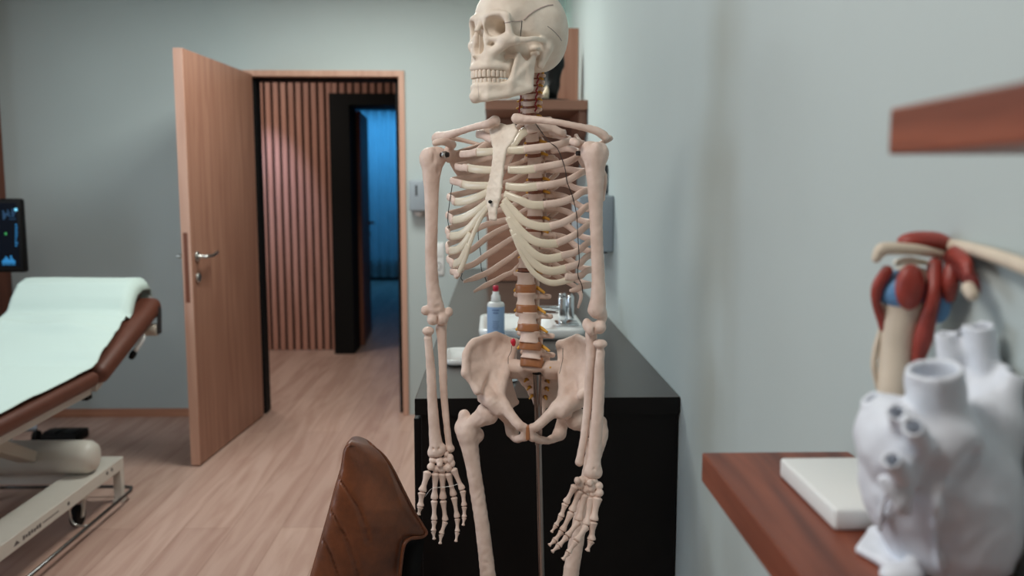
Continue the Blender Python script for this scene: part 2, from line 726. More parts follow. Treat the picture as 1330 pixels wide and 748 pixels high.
# far room with the curtain
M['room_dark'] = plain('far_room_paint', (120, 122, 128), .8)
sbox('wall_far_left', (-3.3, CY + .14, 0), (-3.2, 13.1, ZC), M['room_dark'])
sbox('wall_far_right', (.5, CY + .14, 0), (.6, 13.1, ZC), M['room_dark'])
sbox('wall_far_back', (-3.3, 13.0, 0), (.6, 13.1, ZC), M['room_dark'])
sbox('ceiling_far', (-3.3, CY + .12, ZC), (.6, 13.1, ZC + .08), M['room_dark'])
M['curtain'] = plain('curtain_cloth', (226, 230, 232), .8, var=.04, scale=5, Transmission_Weight=.0)
bm = new()
N, K = 260, 8
grid = []
for j in range(K + 1):
    row = []
    z = .05 + (2.5 - .05) * j / K
    for i in range(N + 1):
        u = i / N
        x = -3.0 + 3.2 * u
        y = 12.8 + .05 * math.sin(u * 3.2 / .13 * 2 * PI + .6 * math.sin(u * 17) + .12 * j) * (1 - .25 * j / K)
        row.append(bm.verts.new((x, y, z)))
    grid.append(row)
for a, b in zip(grid, grid[1:]):
    for i in range(N):
        bm.faces.new((a[i], a[i + 1], b[i + 1], b[i]))
cu = obj('curtain', bm, M['curtain'])
sol = cu.modifiers.new('thickness', 'SOLIDIFY')
sol.thickness = .004
tag(cu, 'blue lit pleated curtain seen through the far black-framed doorway', 'curtain')
bm = new()
tube(bm, [(-3.1, 12.8, 2.53), (.4, 12.8, 2.53)], .014, 12)
tag(obj('curtain_rail', bm, M['dark_grey']), 'thin rail carrying the blue curtain in the far room', 'curtain rail')

# ------------------------------------------------------------------ kitchenette run on the right wall
CX0, CZ, CYF = -.176, .9, 1.925
cr = thing('base_cabinet', 'long matt black base cabinet whose end panel stands behind the skeleton', 'cabinet', (.13, 3.5, 0))
bm = new()
box(bm, (CX0 + .012, CYF + .012, .06), (XR - .002, YB - .003, CZ - .041), .002)
obj('carcass', bm, M['black'], cr, smooth=False)
bm = new()
box(bm, (CX0 + .05, CYF + .012, 0), (XR - .002, YB - .003, .06))
obj('plinth', bm, M['black_matt'], cr, smooth=False)
for k in range(5):
    y0 = CYF + .03 + k * .632
    bm = new()
    box(bm, (CX0 - .006, y0, .07), (CX0 + .012, y0 + .626, CZ - .055), .002)
    dr = obj('door', bm, M['black'], cr, smooth=False)
ct = new()
box(ct, (CX0, CYF, CZ - .04), (XR - .002, YB - .003, CZ), .0015)
cto = tag(obj('countertop', ct, M['counter'], smooth=False), 'dark grey-brown countertop running along the right wall', 'countertop')
bm = new()
box(bm, (CX0 - .0008, CYF - .0008, CZ - .0395), (XR - .002, CYF + .001, CZ - .0012))
obj('edge_band', bm, M['black'], cto, smooth=False)

# sink bowl sitting on the counter
SX0, SX1 = atz(622, 441, CZ).x, atz(760, 441, CZ).x
SY0, SY1 = 2.665, 3.03
SX1 = at(756, 425, 2.8).x
sk = thing('sink', 'white ceramic sink bowl set on the dark countertop', 'sink', ((SX0 + SX1) / 2, 3.0, CZ))
bm = new()


def rrect(x0, x1, y0, y1, r, z, n=6):
    o = []
    for cx, cy, a0 in ((x1 - r, y1 - r, 0), (x0 + r, y1 - r, 90), (x0 + r, y0 + r, 180), (x1 - r, y0 + r, 270)):
        for k in range(n + 1):
            a = R(a0 + 90 * k / n)
            o.append((cx + r * math.cos(a), cy + r * math.sin(a), z))
    return o


def loft(bm, loops, close=True, mi=0):
    rings = [[bm.verts.new(p) for p in l] for l in loops]
    n = len(rings[0])
    for a, b in zip(rings, rings[1:]):
        for k in range(n):
            bm.faces.new((a[k], a[(k + 1) % n], b[(k + 1) % n], b[k])).material_index = mi
    if close:
        bm.faces.new(list(reversed(rings[0]))).material_index = mi
        bm.faces.new(rings[-1]).material_index = mi
    return rings


loft(bm, [rrect(SX0 + .01, SX1 - .01, SY0 + .01, SY1 - .01, .04, CZ + .0005), rrect(SX0, SX1, SY0, SY1, .045, CZ + .012),
          rrect(SX0, SX1, SY0, SY1, .045, CZ + .03), rrect(SX0 + .004, SX1 - .004, SY0 + .004, SY1 - .004, .042, CZ + .034),
          rrect(SX0 + .02, SX1 - .10, SY0 + .02, SY1 - .02, .04, CZ + .034), rrect(SX0 + .026, SX1 - .106, SY0 + .026, SY1 - .026, .04, CZ + .028),
          rrect(SX0 + .05, SX1 - .13, SY0 + .05, SY1 - .05, .05, CZ + .006)])
obj('basin', bm, M['ceramic'], sk)
bm = new()
lathe(bm, [(0, 0), (.022, 0), (.022, .003), (.012, .004), (0, .0045)], ((SX0 + SX1) / 2 - .04, 2.84, CZ + .006), 20)
obj('drain', bm, M['chrome'], sk)
FY = 2.78
fx = at(735, 425, FY)
fc = thing('faucet', 'square chrome mixer tap standing on the white sink', 'tap', (fx.x, FY, CZ + .034))
bm = new()
box(bm, (fx.x - .035, FY - .045, CZ + .0345), (fx.x + .04, FY + .045, CZ + .041), .003)
obj('base_plate', bm, M['chrome'], fc)
zt = at(735, 385, FY).z
bm = new()
box(bm, (fx.x - .026, FY - .022, CZ + .041), (fx.x + .001, FY + .022, zt), .005)
obj('tap_body', bm, M['chrome'], fc)
bm = new()
box(bm, (fx.x + .002, FY - .03, CZ + .05), (fx.x + .024, FY + .03, zt + .008), .008, 3)
obj('tap_column', bm, M['chrome'], fc)
zs = at(712, 399, FY).z
bm = new()
sweep(bm, [(fx.x - .022, FY, zs - .004), (fx.x - .06, FY, zs), (fx.x - .095, FY, zs), (fx.x - .115, FY, zs - .006)], [.017, .017, .016, .014], [.009, .008, .007, .008], (0, 0, 1), 4, 16, power=4)
obj('spout', bm, M['chrome'], fc)
bm = new()
box(bm, (fx.x - .024, FY - .018, zt + .001), (fx.x - .002, FY + .018, zt + .012), .003)
obj('lever', bm, M['chrome'], fc)

# bottle with red cap, in front of the sink's left part
bp = at(644, 400, 2.58)
bt = thing('spray_bottle', 'white disinfectant bottle with blue label and red cap by the sink', 'bottle', (bp.x, 2.58, CZ))
s = 2.58 / 1111
bm = new()
hb = 80 * s
rb = 11.2 * s
c = Vector((bp.x, 2.58, CZ))
lathe(bm, [(0, 0), (rb * .93, 0), (rb, .004), (rb, hb * .69), (rb * .96, hb * .71), (rb * .8, hb * .728), (rb * .6, hb * .735), (0, hb * .735)], c, 32)
obj('bottle_body', bm, M['white_plastic'], bt)
M['blue_label'] = plain('blue_label', (150, 180, 216), .4)
M['label_ink'] = plain('label_ink', (70, 96, 150), .5)
bm = new()
lathe(bm, [(rb + .0003, hb * .05), (rb + .0006, hb * .06), (rb + .0006, hb * .65), (rb + .0003, hb * .66)], c, 32)
lb = obj('label', bm, M['blue_label'], bt)
for nm, rows_ in (('heading_text', ((.6, .8), (.555, .6))), ('body_text', ((.42, .75), (.39, .6), (.36, .7), (.33, .75), (.30, .55)))):
    bm = new()
    for z0, w in rows_:
        a0 = -PI / 2 - w / 2
        n_ = 24
        hh = .004 if nm == 'heading_text' else .0018
        zz = c.z + hb * z0
        ring = []
        for q in range(n_ + 1):
            a = a0 + w * q / n_
            p = (rb + .0009) * Vector((math.cos(a), math.sin(a), 0)) + c
            ring.append((bm.verts.new((p.x, p.y, zz)), bm.verts.new((p.x, p.y, zz + hh))))
        for q in range(n_):
            if q % 4 != 3:
                bm.faces.new((ring[q][0], ring[q + 1][0], ring[q + 1][1], ring[q][1]))
    obj(nm, bm, M['label_ink'], lb)
bm = new()
lathe(bm, [(0, hb * .735), (rb * .58, hb * .735), (rb * .54, hb * .80), (rb * .5, hb * .84), (rb * .38, hb * .855), (rb * .36, hb * .905), (0, hb * .905)], c, 24)
obj('pump_collar', bm, M['white_plastic'], bt)
M['red_cap'] = plain('red_cap', (196, 30, 62), .4)
bm = new()
lathe(bm, [(0, hb * .905), (rb * .34, hb * .905), (rb * .34, hb * .99), (rb * .27, hb * 1.0), (0, hb * 1.0)], c, 20)
obj('cap', bm, M['red_cap'], bt)
# dish on the counter left of the pelvis
dp = atz(600, 470, CZ)
ds = thing('dish', 'small white tray lying on the countertop left of the sink', 'tray', (dp.x, dp.y, CZ))
bm = new()
x0, x1 = atz(579, 468, CZ).x, atz(650, 468, CZ).x
loft(bm, [rrect(x0 + .012, x1 - .012, dp.y - .06, dp.y + .10, .02, CZ + .0005), rrect(x0 + .004, x1 - .004, dp.y - .07, dp.y + .11, .024, CZ + .006),
          rrect(x0, x1, dp.y - .075, dp.y + .115, .026, CZ + .02), rrect(x0 + .005, x1 - .005, dp.y - .07, dp.y + .11, .024, CZ + .02),
          rrect(x0 + .012, x1 - .012, dp.y - .06, dp.y + .1, .02, CZ + .01)])
obj('tray_body', bm, M['ceramic'], ds)
# little chrome push button on the counter
pc = atz(662, 495, CZ)
bm = new()
lathe(bm, [(0, .0005), (.019, .0005), (.02, .004), (.016, .006), (.015, .014), (.011, .019), (0, .02)], (pc.x, pc.y, CZ), 24)
tag(obj('bottle_stopper', bm, M['chrome']), 'small round chrome stopper on the countertop seen through the pelvis', 'stopper')
# ------------------------------------------------------------------ wooden cabinet and shelf at the end of the counter
cbx = at(632, 260, 4.38).x
uc = thing('wall_cabinet', 'tall brown wooden cabinet standing on the far end of the countertop', 'cabinet', (.2, 4.7, CZ))
bm = new()
box(bm, (cbx, 4.40, CZ + .0005), (XR - .002, YB - .003, 1.728), .002)
obj('carcass', bm, M['cab_wood'], uc, smooth=False)
bm = new()
box(bm, (cbx, 4.38, CZ + .004), (XR - .002, 4.40, 1.727), .002)
obj('door', bm, M['cab_wood'], uc, smooth=False)
sh = thing('wood_shelf', 'brown wooden shelf board projecting over the cabinet behind the skull', 'shelf', (.2, 4.5, 1.73))
sx = at(630, 140, 3.9).x
bm = new()
box(bm, (sx, 3.9, 1.7285), (XR - .002, YB - .003, 1.772), .002)
obj('board', bm, M['cab_wood'], sh, smooth=False)
bm = new()
prism(bm, [(.40, 3.93, 1.728), (.40, 4.379, 1.728), (.40, 4.379, 1.45), (.40, 4.32, 1.45), (.40, 3.93, 1.64)], (.034, 0, 0))
obj('bracket', bm, M['cab_wood'], sh, smooth=False)
ux = at(700, 80, 4.36).x
bm = new()
box(bm, (ux, 4.34, 1.7725), (XR - .002, YB - .003, 2.165), .002)
u2 = obj('wall_box', bm, M['oak'], smooth=False)
tag(u2, 'brown wooden box unit on the shelf behind the skull', 'cabinet')
# black bust on a base
bq = at(700, 130, 4.10)
bst = thing('sculpture', 'black sculpture on a round base on the shelf behind the skull', 'sculpture', (bq.x, 4.12, 1.7725))
c = Vector((bq.x, 4.12, 1.7725))
bm = new()
lathe(bm, [(0, 0), (.172, 0), (.178, .004), (.172, .012), (.05, .02), (0, .02)], c, 40)
obj('base', bm, M['black'], bst)
g = Field((c.x - .03, c.y - .1, c.z + .005), (c.x + .14, c.y + .1, c.z + .32), .005)
g.add(g.path([c + Vector((.045, 0, .01)), c + Vector((.055, 0, .1)), c + Vector((.06, .0, .2)), c + Vector((.075, 0, .29))], [.04, .045, .05, .028], 4))
g.add(g.ell(c + Vector((.085, -.01, .20)), (.034, .04, .06)), .02)
g.add(g.ell(c + Vector((.05, -.03, .06)), (.035, .03, .05)), .02)
g.rough(.004, 60)
solid('figure', g, M['black'], bst)
M['bone_dark'] = plain('ivory', (214, 196, 170), .5)
g = Field((c.x - .02, c.y - .16, c.z + .0), (c.x + .06, c.y - .06, c.z + .09), .004)
g.add(g.path([c + Vector((.0, -.11, .02)), c + Vector((.025, -.11, .04)), c + Vector((.03, -.11, .065))], [.008, .016, .008], 3))
g.add(g.cap(c + Vector((.0, -.11, .018)), c + Vector((.03, -.11, .02)), .01), .01)
solid('small_ivory_figure', g, M['bone_dark'], bst)
# lit strip on top of the box unit
M['led'] = emit('led_strip', (190, 255, 225), 20)
bm = new()
box(bm, (ux + .04, 5.03, 2.1655), (XR - .03, 5.06, 2.18), .002)
tag(obj('light_strip', bm, M['led'], smooth=False), 'glowing light strip on top of the wooden box unit', 'lamp')

# ------------------------------------------------------------------ on the walls
a, b = at(533, 234, 5.13), at(556, 274, 5.13)
dsn = thing('soap_dispenser', 'grey wall soap dispenser beside the oak door frame', 'dispenser', ((a.x + b.x) / 2, YB, b.z))
bm = new()
box(bm, (a.x, YB - .10, b.z), (b.x, YB - .0005, a.z), .012, 3)
obj('housing', bm, M['grey_plastic'], dsn)
bm = new()
wx = a.x + (b.x - a.x) * .42
box(bm, (wx - .006, YB - .1006, b.z + .09), (wx + .006, YB - .099, a.z - .03), .0004)
obj('level_window', bm, M['dark_grey'], dsn, smooth=False)
bm = new()
lathe(bm, [(0, 0), (.024, 0), (.026, -.015), (.014, -.03), (0, -.03)], ((a.x + b.x) / 2, YB - .05, b.z + .002), 20)
obj('nozzle', bm, M['white_plastic'], dsn)
a, b = at(566, 315, 5.13), at(577, 357, 5.13)
sw = thing('light_switch', 'white double wall switch and socket plate beside the countertop', 'switch', ((a.x + b.x) / 2, YB, b.z))
bm = new()
box(bm, (a.x - .03, YB - .009, b.z), (b.x, YB - .0005, a.z), .003)
obj('plate', bm, M['white_plastic'], sw)
zm = (a.z + b.z) / 2
bm = new()
box(bm, (a.x - .021, YB - .0125, zm + .012), (b.x - .01, YB - .009, a.z - .012), .002)
obj('rocker', bm, M['white_plastic'], sw)
bm = new()
lathe(bm, [(.024, 0), (.024, .001), (.021, .001), (.02, 0)], ((a.x + b.x) / 2 - .014, YB - .0092, zm - .045), 24, (0, -1, 0))
for dx in (-.009, .009):
    lathe(bm, [(0, .0004), (.003, .0004), (.003, 0)], ((a.x + b.x) / 2 - .014 + dx, YB - .0092, zm - .045), 8, (0, -1, 0))
obj('socket', bm, M['dark_grey'], sw)
# dispensers on the right wall
a, b = atx(798, 254, XR), atx(798, 328, XR)
dn = thing('towel_dispenser', 'grey paper towel dispenser on the right wall above the countertop', 'dispenser', (XR - .05, a.y + .13, b.z))
bm = new()
box(bm, (XR - .125, a.y, b.z), (XR + .001, a.y + .28, a.z), .008, 3)
obj('housing', bm, M['grey_plastic'], dn)
bm = new()
box(bm, (XR - .075, a.y - .0012, a.z - .028), (XR - .069, a.y + .001, a.z - .02))
obj('keyhole', bm, M['dark_grey'], dn, smooth=False)
bm = new()
box(bm, (XR - .09, a.y + .02, b.z - .006), (XR - .02, a.y + .26, b.z + .001))
obj('slot', bm, M['dark_grey'], dn, smooth=False)
a, b = atx(790, 214, XR), atx(790, 253, XR)
bm = new()
box(bm, (XR - .035, a.y, b.z + .006), (XR + .001, a.y + .14, a.z), .006)
gb = obj('glove_box', bm, M['dark_grey'])
tag(gb, 'narrow dark grey holder on the right wall above the towel dispenser', 'holder')
# ================================================================== left side: wardrobe, monitor, examination table
wd = thing('wardrobe', 'dark brown wooden wardrobe in the far left corner behind the monitor', 'wardrobe', (-3.0, 4.9, 0))
bm = new()
box(bm, (XL + .002, 4.72, 0), (at(8, 250, YB).x, YB - .003, 2.45), .003)
obj('carcass', bm, M['dark_wood'], wd, smooth=False)
bm = new()
box(bm, (XL + .002, 4.70, .05), (at(8, 250, YB).x, 4.72, 2.448), .003)
obj('door', bm, M['dark_wood'], wd, smooth=False)

MX, MY = at(29, 300, 4.38).x, 4.38
mz0, mz1 = at(20, 354, MY).z, at(20, 258, MY).z
mo = thing('ultrasound_monitor', 'black monitor with blue screen readouts on a wheeled cart behind the examination table', 'monitor', (MX - .28, MY, 0))
bm = new()
box(bm, (MX - .55, MY, mz0), (MX, MY + .045, mz1), .012, 3)
obj('bezel', bm, M['black'], mo)
M['screen'] = emit('screen_dark', (4, 9, 20), 1)
M['screen'].node_tree.nodes['Principled BSDF'].inputs['Specular IOR Level'].default_value = .12
bm = new()
box(bm, (MX - .53, MY - .0012, mz0 + .03), (MX - .022, MY + .001, mz1 - .022))
scn = obj('screen', bm, M['screen'], mo, smooth=False)
M['ui_blue'] = emit('screen_blue', (40, 130, 190), 1.0)
M['ui_cyan'] = emit('screen_cyan', (120, 210, 245), 1.4)
M['ui_green'] = emit('screen_green', (60, 170, 90), 1.0)
M['ui_dim'] = emit('screen_dim', (22, 60, 92), 1.0)


def ui(name, rects, mat):
    bm = new()
    for x0, y0, x1, y1 in rects:
        p, q = at(x0, y1, MY), at(x1, y0, MY)
        box(bm, (p.x, MY - .0022, p.z), (q.x, MY - .001, q.z))
    obj(name, bm, mat, scn, smooth=False)


rd = random.Random(3)
ui('text_column', [(20, 291 + 3.4 * k, 21.6 + rd.random() * 2.2, 292.6 + 3.4 * k) for k in range(9)], M['ui_blue'])
ui('indicator', [(19, 270.5, 22.5, 274)], M['ui_cyan'])
ui('cursor', [(6.5, 302, 9, 305)], M['ui_green'])
ui('menu_text', [(4 + 2 * k, 270 + rd.random() * 14, 5.4 + 2 * k, 271.5 + rd.random() * 14) for k in range(8)] + [(12, 276, 21, 277), (12, 280, 19, 281), (12, 284, 21, 285)], M['ui_dim'])
ui('waveform', [(3 + 2.2 * k, 340 - h, 4.6 + 2.2 * k, 342) for k, h in enumerate((2, 4, 7, 5, 3, 8, 4, 2))] + [(3, 343, 20, 344)], M['ui_blue'])
bm = new()
tube(bm, [(MX - .28, MY + .08, .12), (MX - .28, MY + .08, 1.1)], .03, 16)
box(bm, (MX - .33, MY + .04, 1.05), (MX - .23, MY + .09, 1.2), .006)
obj('column', bm, M['grey_plastic'], mo, auto=40)
bm = new()
for ax, ay in ((.17, .13), (.17, -.13), (-.17, .13), (-.17, -.13)):
    tube(bm, [(MX - .28, MY + .08, .12), (MX - .28 + ax, MY + .08 + ay, .085)], [.03, .018], 12)
obj('foot', bm, M['grey_plastic'], mo, auto=40)
for ax, ay in ((.17, .13), (.17, -.13), (-.17, .13), (-.17, -.13)):
    bm = new()
    lathe(bm, [(0, -.012), (.034, -.012), (.036, 0), (.034, .012), (0, .012)], (MX - .28 + ax, MY + .08 + ay, .036), 20, (1, 0, 0))
    box(bm, (MX - .284 + ax, MY + .076 + ay, .036), (MX - .276 + ax, MY + .084 + ay, .085))
    obj('caster', bm, M['black_matt'], mo, auto=40)

# ---------------------------------------------------- examination table (head end away from the camera)
TX0, TX1 = -2.26, -1.60
M['brown_vinyl'] = plain('brown_vinyl', (92, 50, 36), .5, var=.08, scale=30, bump=.1, bscale=300)
M['table_metal'] = plain('painted_metal', (206, 200, 190), .4, var=.02)
M['table_beige'] = plain('beige_cover', (196, 184, 170), .5)
et = thing('examination_table', 'height-adjustable examination table with brown cushions and white frame', 'examination table', (-1.93, 3.3, 0))


def cushion(y0, z0, y1, z1, th, name):
    u = Vector((0, y1 - y0, z1 - z0))
    L = u.length
    u.normalize()
    n = Vector((0, -u.z, u.y))
    bm = new()
    box(bm, (TX0, 0, -th), (TX1, L, 0), th * .42, 5)
    # narrow the far corners a little
    A = Matrix(((1, 0, 0, 0), (0, u.y, n.y, y0), (0, u.z, n.z, z0), (0, 0, 0, 1)))
    bm.transform(A)
    return obj(name, bm, M['brown_vinyl'], et)


HY, HZ, EY, EZ = 3.49, .642, 4.16, .862
cushion(2.15, .615, HY - .012, HZ - .004, .062, 'seat_cushion')
cushion(HY + .012, HZ, EY, EZ, .088, 'head_cushion')
# steel sections under the cushions
for x in (TX0 + .03, TX1 - .07):
    bm = new()
    prism(bm, [(x, 2.2, .552), (x, HY - .04, .575), (x, HY - .04, .545), (x, 2.2, .522)], (.04, 0, 0))
    obj('seat_rail', bm, M['table_metal'], et, smooth=False)
for x in (TX1 - .075, TX0 + .04):
    bm = new()
    prism(bm, [(x, HY + .03, .57), (x, EY - .08, .745), (x, EY - .08, .72), (x, HY + .03, .54)], (.035, 0, 0))
    obj('head_rail', bm, M['table_metal'], et, smooth=False)
p0, p1 = at(70, 512, 3.62), at(108, 511, 3.62)
bm = new()
box(bm, (TX0 + .05, 3.60, p1.z - .024), (p1.x, 3.64, p1.z + .018), .003)
obj('cross_beam', bm, M['table_metal'], et, smooth=False)
bm = new()
box(bm, (p1.x, 3.597, p1.z - .027), (p1.x + .028, 3.643, p1.z + .021), .004)
obj('end_cap', bm, M['black_matt'], et, smooth=False)
# paper roll holder at the head end
a, b = at(176, 428, 4.12), at(205, 428, 4.12)
bm = new()
lathe(bm, [(0, 0), (.028, 0), (.03, .002), (.03, .598), (.028, .6), (0, .6)], (b.x - .6, 4.12, b.z), 24, (1, 0, 0))
obj('paper_roll', bm, M['table_beige'], et, auto=40)
for x in (b.x + .004, b.x - .612):
    bm = new()
    prism(bm, [(x, 4.10, b.z - .02), (x, 4.14, b.z - .02), (x, 4.15, b.z + .10), (x, 4.11, b.z + .115)], (.007, 0, 0), .001)
    obj('roll_bracket', bm, M['dark_grey'], et, smooth=False)
bm = new()
prism(bm, [(b.x - .06, 4.158, b.z + .05), (b.x + .002, 4.158, b.z + .05), (b.x + .004, 4.158, b.z + .12), (b.x - .05, 4.158, b.z + .16)], (0, .004, 0))
obj('paper_end', bm, M['white_plastic'], et, smooth=False)
a, b2 = at(186, 437, 4.0), at(174, 458, 3.97)
bm = new()
tube(bm, [a + Vector((-.06, .02, .01)), a, b2], .011, 12, 4)
lv = obj('lever', bm, M['white_plastic'], et)
bm = new()
d = (b2 - a).normalized()
sweep(bm, [b2 - d * .006, b2 + d * .012, b2 + d * .03], [.013, .016, .012], n=3)
obj('grip', bm, M['black_matt'], lv)
# base frame
BXO = -1.632
bm = new()
box(bm, (BXO - .135, 2.0, .145), (BXO, 3.72, .2), .004)
obj('base_beam', bm, M['table_metal'], et, smooth=False)
bm = new()
box(bm, (TX0 + .02, 2.0, .145), (TX0 + .155, 3.72, .2), .004)
obj('base_beam', bm, M['table_metal'], et, smooth=False)
for y in (3.5, 2.1):
    bm = new()
    box(bm, (TX0 + .155, y, .15), (BXO - .135, y + .12, .198), .003)
    obj('base_crossbar', bm, M['table_metal'], et, smooth=False)
for x in (BXO - .036, TX0 + .03):
    for y in (3.684, 2.01):
        bm = new()
        box(bm, (x, y, .012), (x + .035, y + .035, .146), .003)
        box(bm, (x - .005, y - .005, 0), (x + .04, y + .04, .013), .003)
        obj('base_leg', bm, M['table_metal'], et, smooth=False)
# small dark bolts and a worn maker's mark on the beam side
for y, z in ((3.60, .178), (3.555, .178), (3.22, .172), (2.74, .168)):
    bm = new()
    lathe(bm, [(0, .002), (.006, .002), (.008, 0)], (BXO, y, z), 12, (1, 0, 0))
    obj('bolt', bm, M['dark_grey'], et)
M['mark_grey'] = plain('mark_grey', (92, 86, 86), .6)
bm = new()
prism(bm, [(BXO + .0004, 2.835, .163), (BXO + .0004, 2.855, .178), (BXO + .0004, 2.875, .163)], (.0006, 0, 0))
for k in range(7):
    y = 2.895 + k * .018
    box(bm, (BXO + .0004, y, .162 + .002 * (k % 2)), (BXO + .001, y + .012, .177 - .003 * (k % 3 == 1)))
for k in range(9):
    y = 3.03 + k * .013
    box(bm, (BXO + .0004, y, .169), (BXO + .001, y + .008, .174))
obj('maker_mark', bm, M['mark_grey'], et, smooth=False)
# motor cover lying across the base
bm = new()
lathe(bm, [(0, 0), (.03, .0), (.055, .008), (.068, .03), (.07, .06), (.07, .62), (.055, .66), (0, .66)], (-1.64, 3.49, .2705), 36, (-1, 0, 0))
obj('motor_cover', bm, M['table_metal'], et)
# lifting arms
for x in (-2.17, -1.93):
    bm = new()
    prism(bm, [(x, 3.42, .27), (x, 3.52, .27), (x, 2.95, .57), (x, 2.82, .57)], (.075, 0, 0), .006)
    obj('lifting_arm', bm, M['table_beige'], et, smooth=False)
bm = new()
box(bm, (-2.2, 2.94, .205), (-1.80, 3.02, .245), .006)
obj('lower_arm', bm, M['table_beige'], et, smooth=False)
bm = new()
tube(bm, [(-2.02, 2.6, .23), (-2.02, 3.1, .47)], [.03, .022], 16)
box(bm, (-2.06, 2.5, .2), (-1.98, 2.68, .26), .006)
obj('actuator', bm, M['dark_grey'], et, auto=40)
# foot control rail around the base
rz = .047
bm = new()
tube(bm, [(TX0 - .02, 2.0, rz), (TX0 - .02, 3.70, rz), (TX0 + .0, 3.745, rz), (TX0 + .05, 3.755, rz), (-1.66, 3.755, rz), (-1.615, 3.745, rz), (-1.60, 3.70, rz), (-1.60, 2.0, rz)], .0075, 10, 1)
obj('foot_rail', bm, M['chrome_dark'] if 'chrome_dark' in M else M['steel'], et)
for y in (3.3, 2.4):
    bm = new()
    tube(bm, [(-1.60, y, rz), (-1.66, y, .06), (-1.675, y, .146)], .005, 8, 4)
    obj('rail_bracket', bm, M['steel'], et)
for x, y in ((-1.70, 3.42), (-2.17, 3.42), (-1.70, 2.3), (-2.17, 2.3)):
    bm = new()
    lathe(bm, [(0, -.015), (.04, -.015), (.045, -.008), (.045, .008), (.04, .015), (0, .015)], (x, y, .045), 24, (1, 0, 0))
    w_ = obj('caster', bm, M['black_matt'], et, auto=40)
    bm = new()
    prism(bm, [(x + .018, y - .012, .04), (x + .018, y + .012, .04), (x + .018, y + .045, .146), (x + .018, y + .015, .146)], (.006, 0, 0))
    obj('fork', bm, M['table_metal'], w_, smooth=False)
# white paper sheet over the cushions and the pillow
M['sheet'] = plain('sheet_paper', (196, 213, 205), .8, bump=.25, bscale=9)


def sheet_profile(t):
    """(y, z) down the middle of the table, from behind the head end towards the camera"""
    P = [(4.212, .80), (4.208, .88), (4.185, .937), (4.10, .943), (4.03, .925), (3.97, .868), (3.93, .815), (3.86, .778), (3.75, .742), (3.62, .702), (3.51, .666), (3.45, .650), (3.3, .645), (3.0, .638), (2.6, .63), (2.18, .625)]
    m = (len(P) - 1) * t
    k = min(int(m), len(P) - 2)
    u = m - k
    return P[k][0] * (1 - u) + P[k + 1][0] * u, P[k][1] * (1 - u) + P[k + 1][1] * u


bm = new()
NI, NJ = 90, 44
rows = []
for i in range(NI + 1):
    t = i / NI
    y, z = sheet_profile(t)
    z += .009
    xr = -1.675 + .055 * min(1, max(0, (4.0 - y) / .5))
    row = []
    for j in range(NJ + 1):
        u = j / NJ
        x = (TX0 + .045) + (xr - TX0 - .045) * u
        edge = max(0, (u - .93) / .07)
        zz = z + .006 * math.sin(9 * x + 14 * y) * math.sin(5 * y - 3 * x) * (1 if y < 3.95 else .3)
        if 3.9 > y > 3.72:
            zz += .017 * abs(math.sin((3.9 - y) / .18 * PI)) * (1 + .5 * math.sin(16 * x)) + .006 * math.sin(60 * y + 9 * x)
        if y > 3.9:
            zz -= .055 * edge ** 2
            if y < 4.17:
                zz = max(zz, HZ + (EZ - HZ) * (y - HY) / (EY - HY) + .007)
            x += .012 * edge
        else:
            zz = max(zz, z)
            zz -= .004 * edge
        if 3.62 > y > 3.5:
            zz += .012 * math.sin((3.62 - y) / .12 * PI) * (.6 + .4 * math.sin(11 * x + 1))
        row.append(bm.verts.new((x, y, zz)))
    rows.append(row)
for a, b in zip(rows, rows[1:]):
    for j in range(NJ):
        bm.faces.new((a[j], b[j], b[j + 1], a[j + 1]))
sh_ = obj('paper_sheet', bm, M['sheet'])
so = sh_.modifiers.new('thickness', 'SOLIDIFY')
so.thickness = .0025
so.offset = 1
tag(sh_, 'white paper sheet draped over the pillow and brown cushions of the examination table', 'sheet')
pl = new()
box(pl, (TX0 + .06, 3.975, 0), (-1.68, 4.145, .062), .03, 5)
for v in pl.verts:
    yy = v.co.y
    base = HZ + (EZ - HZ) * (yy - HY) / (EY - HY)
    v.co.z = v.co.z * (1.0 if yy > 4.05 else .8) + base + .004
pil = obj('pillow', pl, M['brown_vinyl'])
tag(pil, 'head pillow under the white paper sheet', 'pillow')
# foot switch on the floor
q = atz(36, 577, .0) + Vector((.16, 0, 0))
fs = thing('foot_switch', 'black foot switch on the floor under the far end of the table', 'foot switch', (q.x, q.y, 0))
bm = new()
box(bm, (q.x - .10, q.y, 0), (q.x + .1, q.y + .16, .05), .012)
obj('housing', bm, M['black_matt'], fs)
bm = new()
for dx in (-.05, .05):
    box(bm, (q.x + dx - .035, q.y + .01, .045), (q.x + dx + .035, q.y + .1, .062), .006)
obj('pedal', bm, M['black'], fs)

